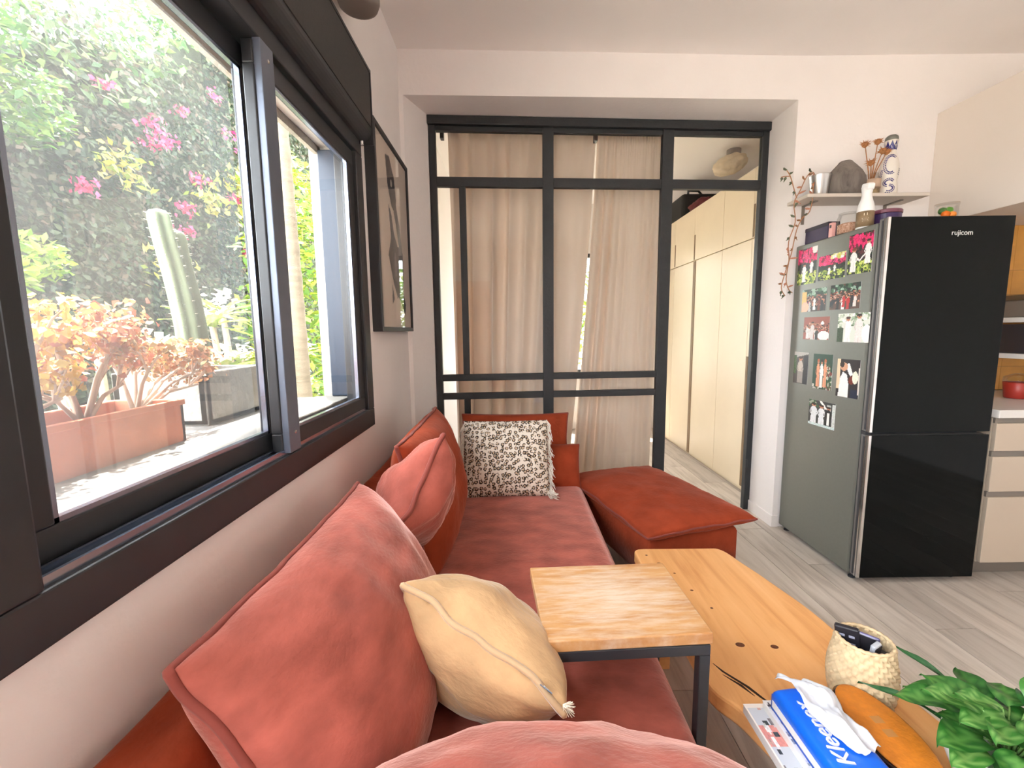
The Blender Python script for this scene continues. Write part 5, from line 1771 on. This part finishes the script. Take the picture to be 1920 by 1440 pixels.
def cactus_col(name, pts, r0):
    pts = smooth_pts(pts, 8)
    N = len(pts)
    nr = 36
    vs, fs = [], []
    sp = MB()
    for k, p_ in enumerate(pts):
        t = k / (N - 1)
        rr_ = r0 * (1 - .12 * t) * (math.sqrt(max(0, 1 - ((t - .9) / .1) ** 2)) if t > .9 else 1)
        for i in range(nr):
            a = 2 * math.pi * i / nr
            rib = 1 + .22 * math.cos(5 * a)
            vs.append((p_[0] + rr_ * rib * math.cos(a), p_[1] + rr_ * rib * math.sin(a), p_[2]))
        if k % 2 == 0 and t < .97:
            for i in range(5):
                a = 2 * math.pi * i / 5
                c_ = Vector((p_[0] + rr_ * 1.22 * math.cos(a), p_[1] + rr_ * 1.22 * math.sin(a), p_[2]))
                for da in (-.6, 0, .6):
                    sp.tube([c_, c_ + Vector((math.cos(a + da), math.sin(a + da), .2)) * .008], [.0012, .0003], 4)
    for k in range(N - 1):
        for i in range(nr):
            fs.append((k * nr + i, k * nr + (i + 1) % nr, (k + 1) * nr + (i + 1) % nr, (k + 1) * nr + i))
    fs.append(tuple((N - 1) * nr + i for i in range(nr)))
    o = MB().add(vs, fs).build(name, m_cactus, ca, smooth=True)
    tag(sp.build('spines', m_spine, o), kind='stuff')


cactus_col('main_column', [(-1.15, 1.57, 1.18), (-1.15, 1.56, 1.35), (-1.15, 1.53, 1.52), (-1.15, 1.50, 1.64), (-1.16, 1.495, 1.735)], .032)
cactus_col('side_column', [(-1.15, 1.61, 1.18), (-1.15, 1.62, 1.30), (-1.15, 1.60, 1.45), (-1.15, 1.57, 1.57), (-1.15, 1.555, 1.68)], .028)

# plumeria shrubs beyond the ledge: long bright leaves and white flower heads
pl_leaf = leaf_mesh('leaf', .24, .065, .06, .12, attr_mat('plumeria_leaf', .4, trans=.45), (lin(120, 146, 52), lin(150, 160, 84)))
pl_leaf2 = leaf_mesh('leaf', .22, .055, .09, .12, MATS['plumeria_leaf'] if 'plumeria_leaf' in MATS else m_leafattr, (lin(144, 152, 64), lin(160, 164, 100)))
rp = random.Random(5)


def plumeria(label, base, heads, nl):
    e = thing('plumeria_shrub', label, 'shrub', base, 'plumeria shrubs in the garden')
    st_ = MB()
    for (hx, hy, hz) in heads:
        h_ = Vector((hx, hy, hz))
        b_ = Vector(base)
        st_.tube([b_, b_.lerp(h_, .5) + Vector((.05, .03, -.05)), h_], [.03, .024, .016], 7)
        for k in range(nl):
            a = 2 * math.pi * k / nl + rp.uniform(-.3, .3)
            el = rp.uniform(-.1, .9)
            d = Vector((math.cos(a) * math.cos(el), math.sin(a) * math.cos(el), math.sin(el)))
            o = bpy.data.objects.new('leaf', pl_leaf if k % 2 else pl_leaf2)
            COL.objects.link(o)
            o.matrix_basis = basis(h_ + Vector((0, 0, rp.uniform(-.06, .02))), d.cross(Vector((0, 0, 1))), d)
            adopt(o, e)
        m_ = 26
        pos = np.array(h_) + np.array([0, 0, .06]) + rng.normal(size=(m_, 3)) * np.array([.05, .05, .025])
        leaf_cloud('flower_head', pos, np.tile([0.2, 0, 1.0], (m_, 1)), .06, pick(m_, [lin(250, 246, 240), lin(246, 236, 220)], .03), e, .7, None, .5, None)
    st_.build('stems', m_stem, e, smooth=True)


plumeria('plumeria shrub with white flowers behind the jade plants', (-1.75, 1.75, -.5), [(-1.75, 1.65, 1.28), (-1.85, 1.95, 1.34), (-1.7, 2.1, 1.22), (-1.8, 1.42, 1.20)], 13)
plumeria('plumeria shrub with long yellow green leaves right of the cactus', (-1.75, 2.7, -.5), [(-1.7, 2.5, 1.38), (-1.8, 2.75, 1.48), (-1.65, 2.45, 1.12), (-1.75, 2.85, 1.15), (-1.6, 2.6, .9)], 13)
plumeria('low plumeria shrub at the foot of the right window pane', (-1.75, 3.7, -.5), [(-1.7, 3.5, .95), (-1.8, 3.75, 1.15), (-1.75, 3.55, .55), (-1.9, 3.9, .8)], 12)
ag = thing('white_bromeliad', 'white spiky flower head at the left of the trough', 'flower', (-1.3, 1.0, 1.036))
agm = MB()
for k in range(36):
    a = rp.uniform(0, 6.28)
    el = rp.uniform(.1, 1.4)
    d = Vector((math.cos(a) * math.cos(el), math.sin(a) * math.cos(el), math.sin(el)))
    c_ = Vector((-1.28, 1.0, 1.27))
    agm.tube([c_, c_ + d * .045, c_ + d * .085], [.006, .010, .0008], 5)
agm.build('petals', mat('petal_white', (.85, .84, .82), .7, trans=.3), ag, smooth=True)
MB().tube([(-1.28, 1.0, LZ), (-1.285, 1.0, 1.15), (-1.28, 1.0, 1.28)], .008, 8).build('stalk', m_cactus, ag, smooth=True)
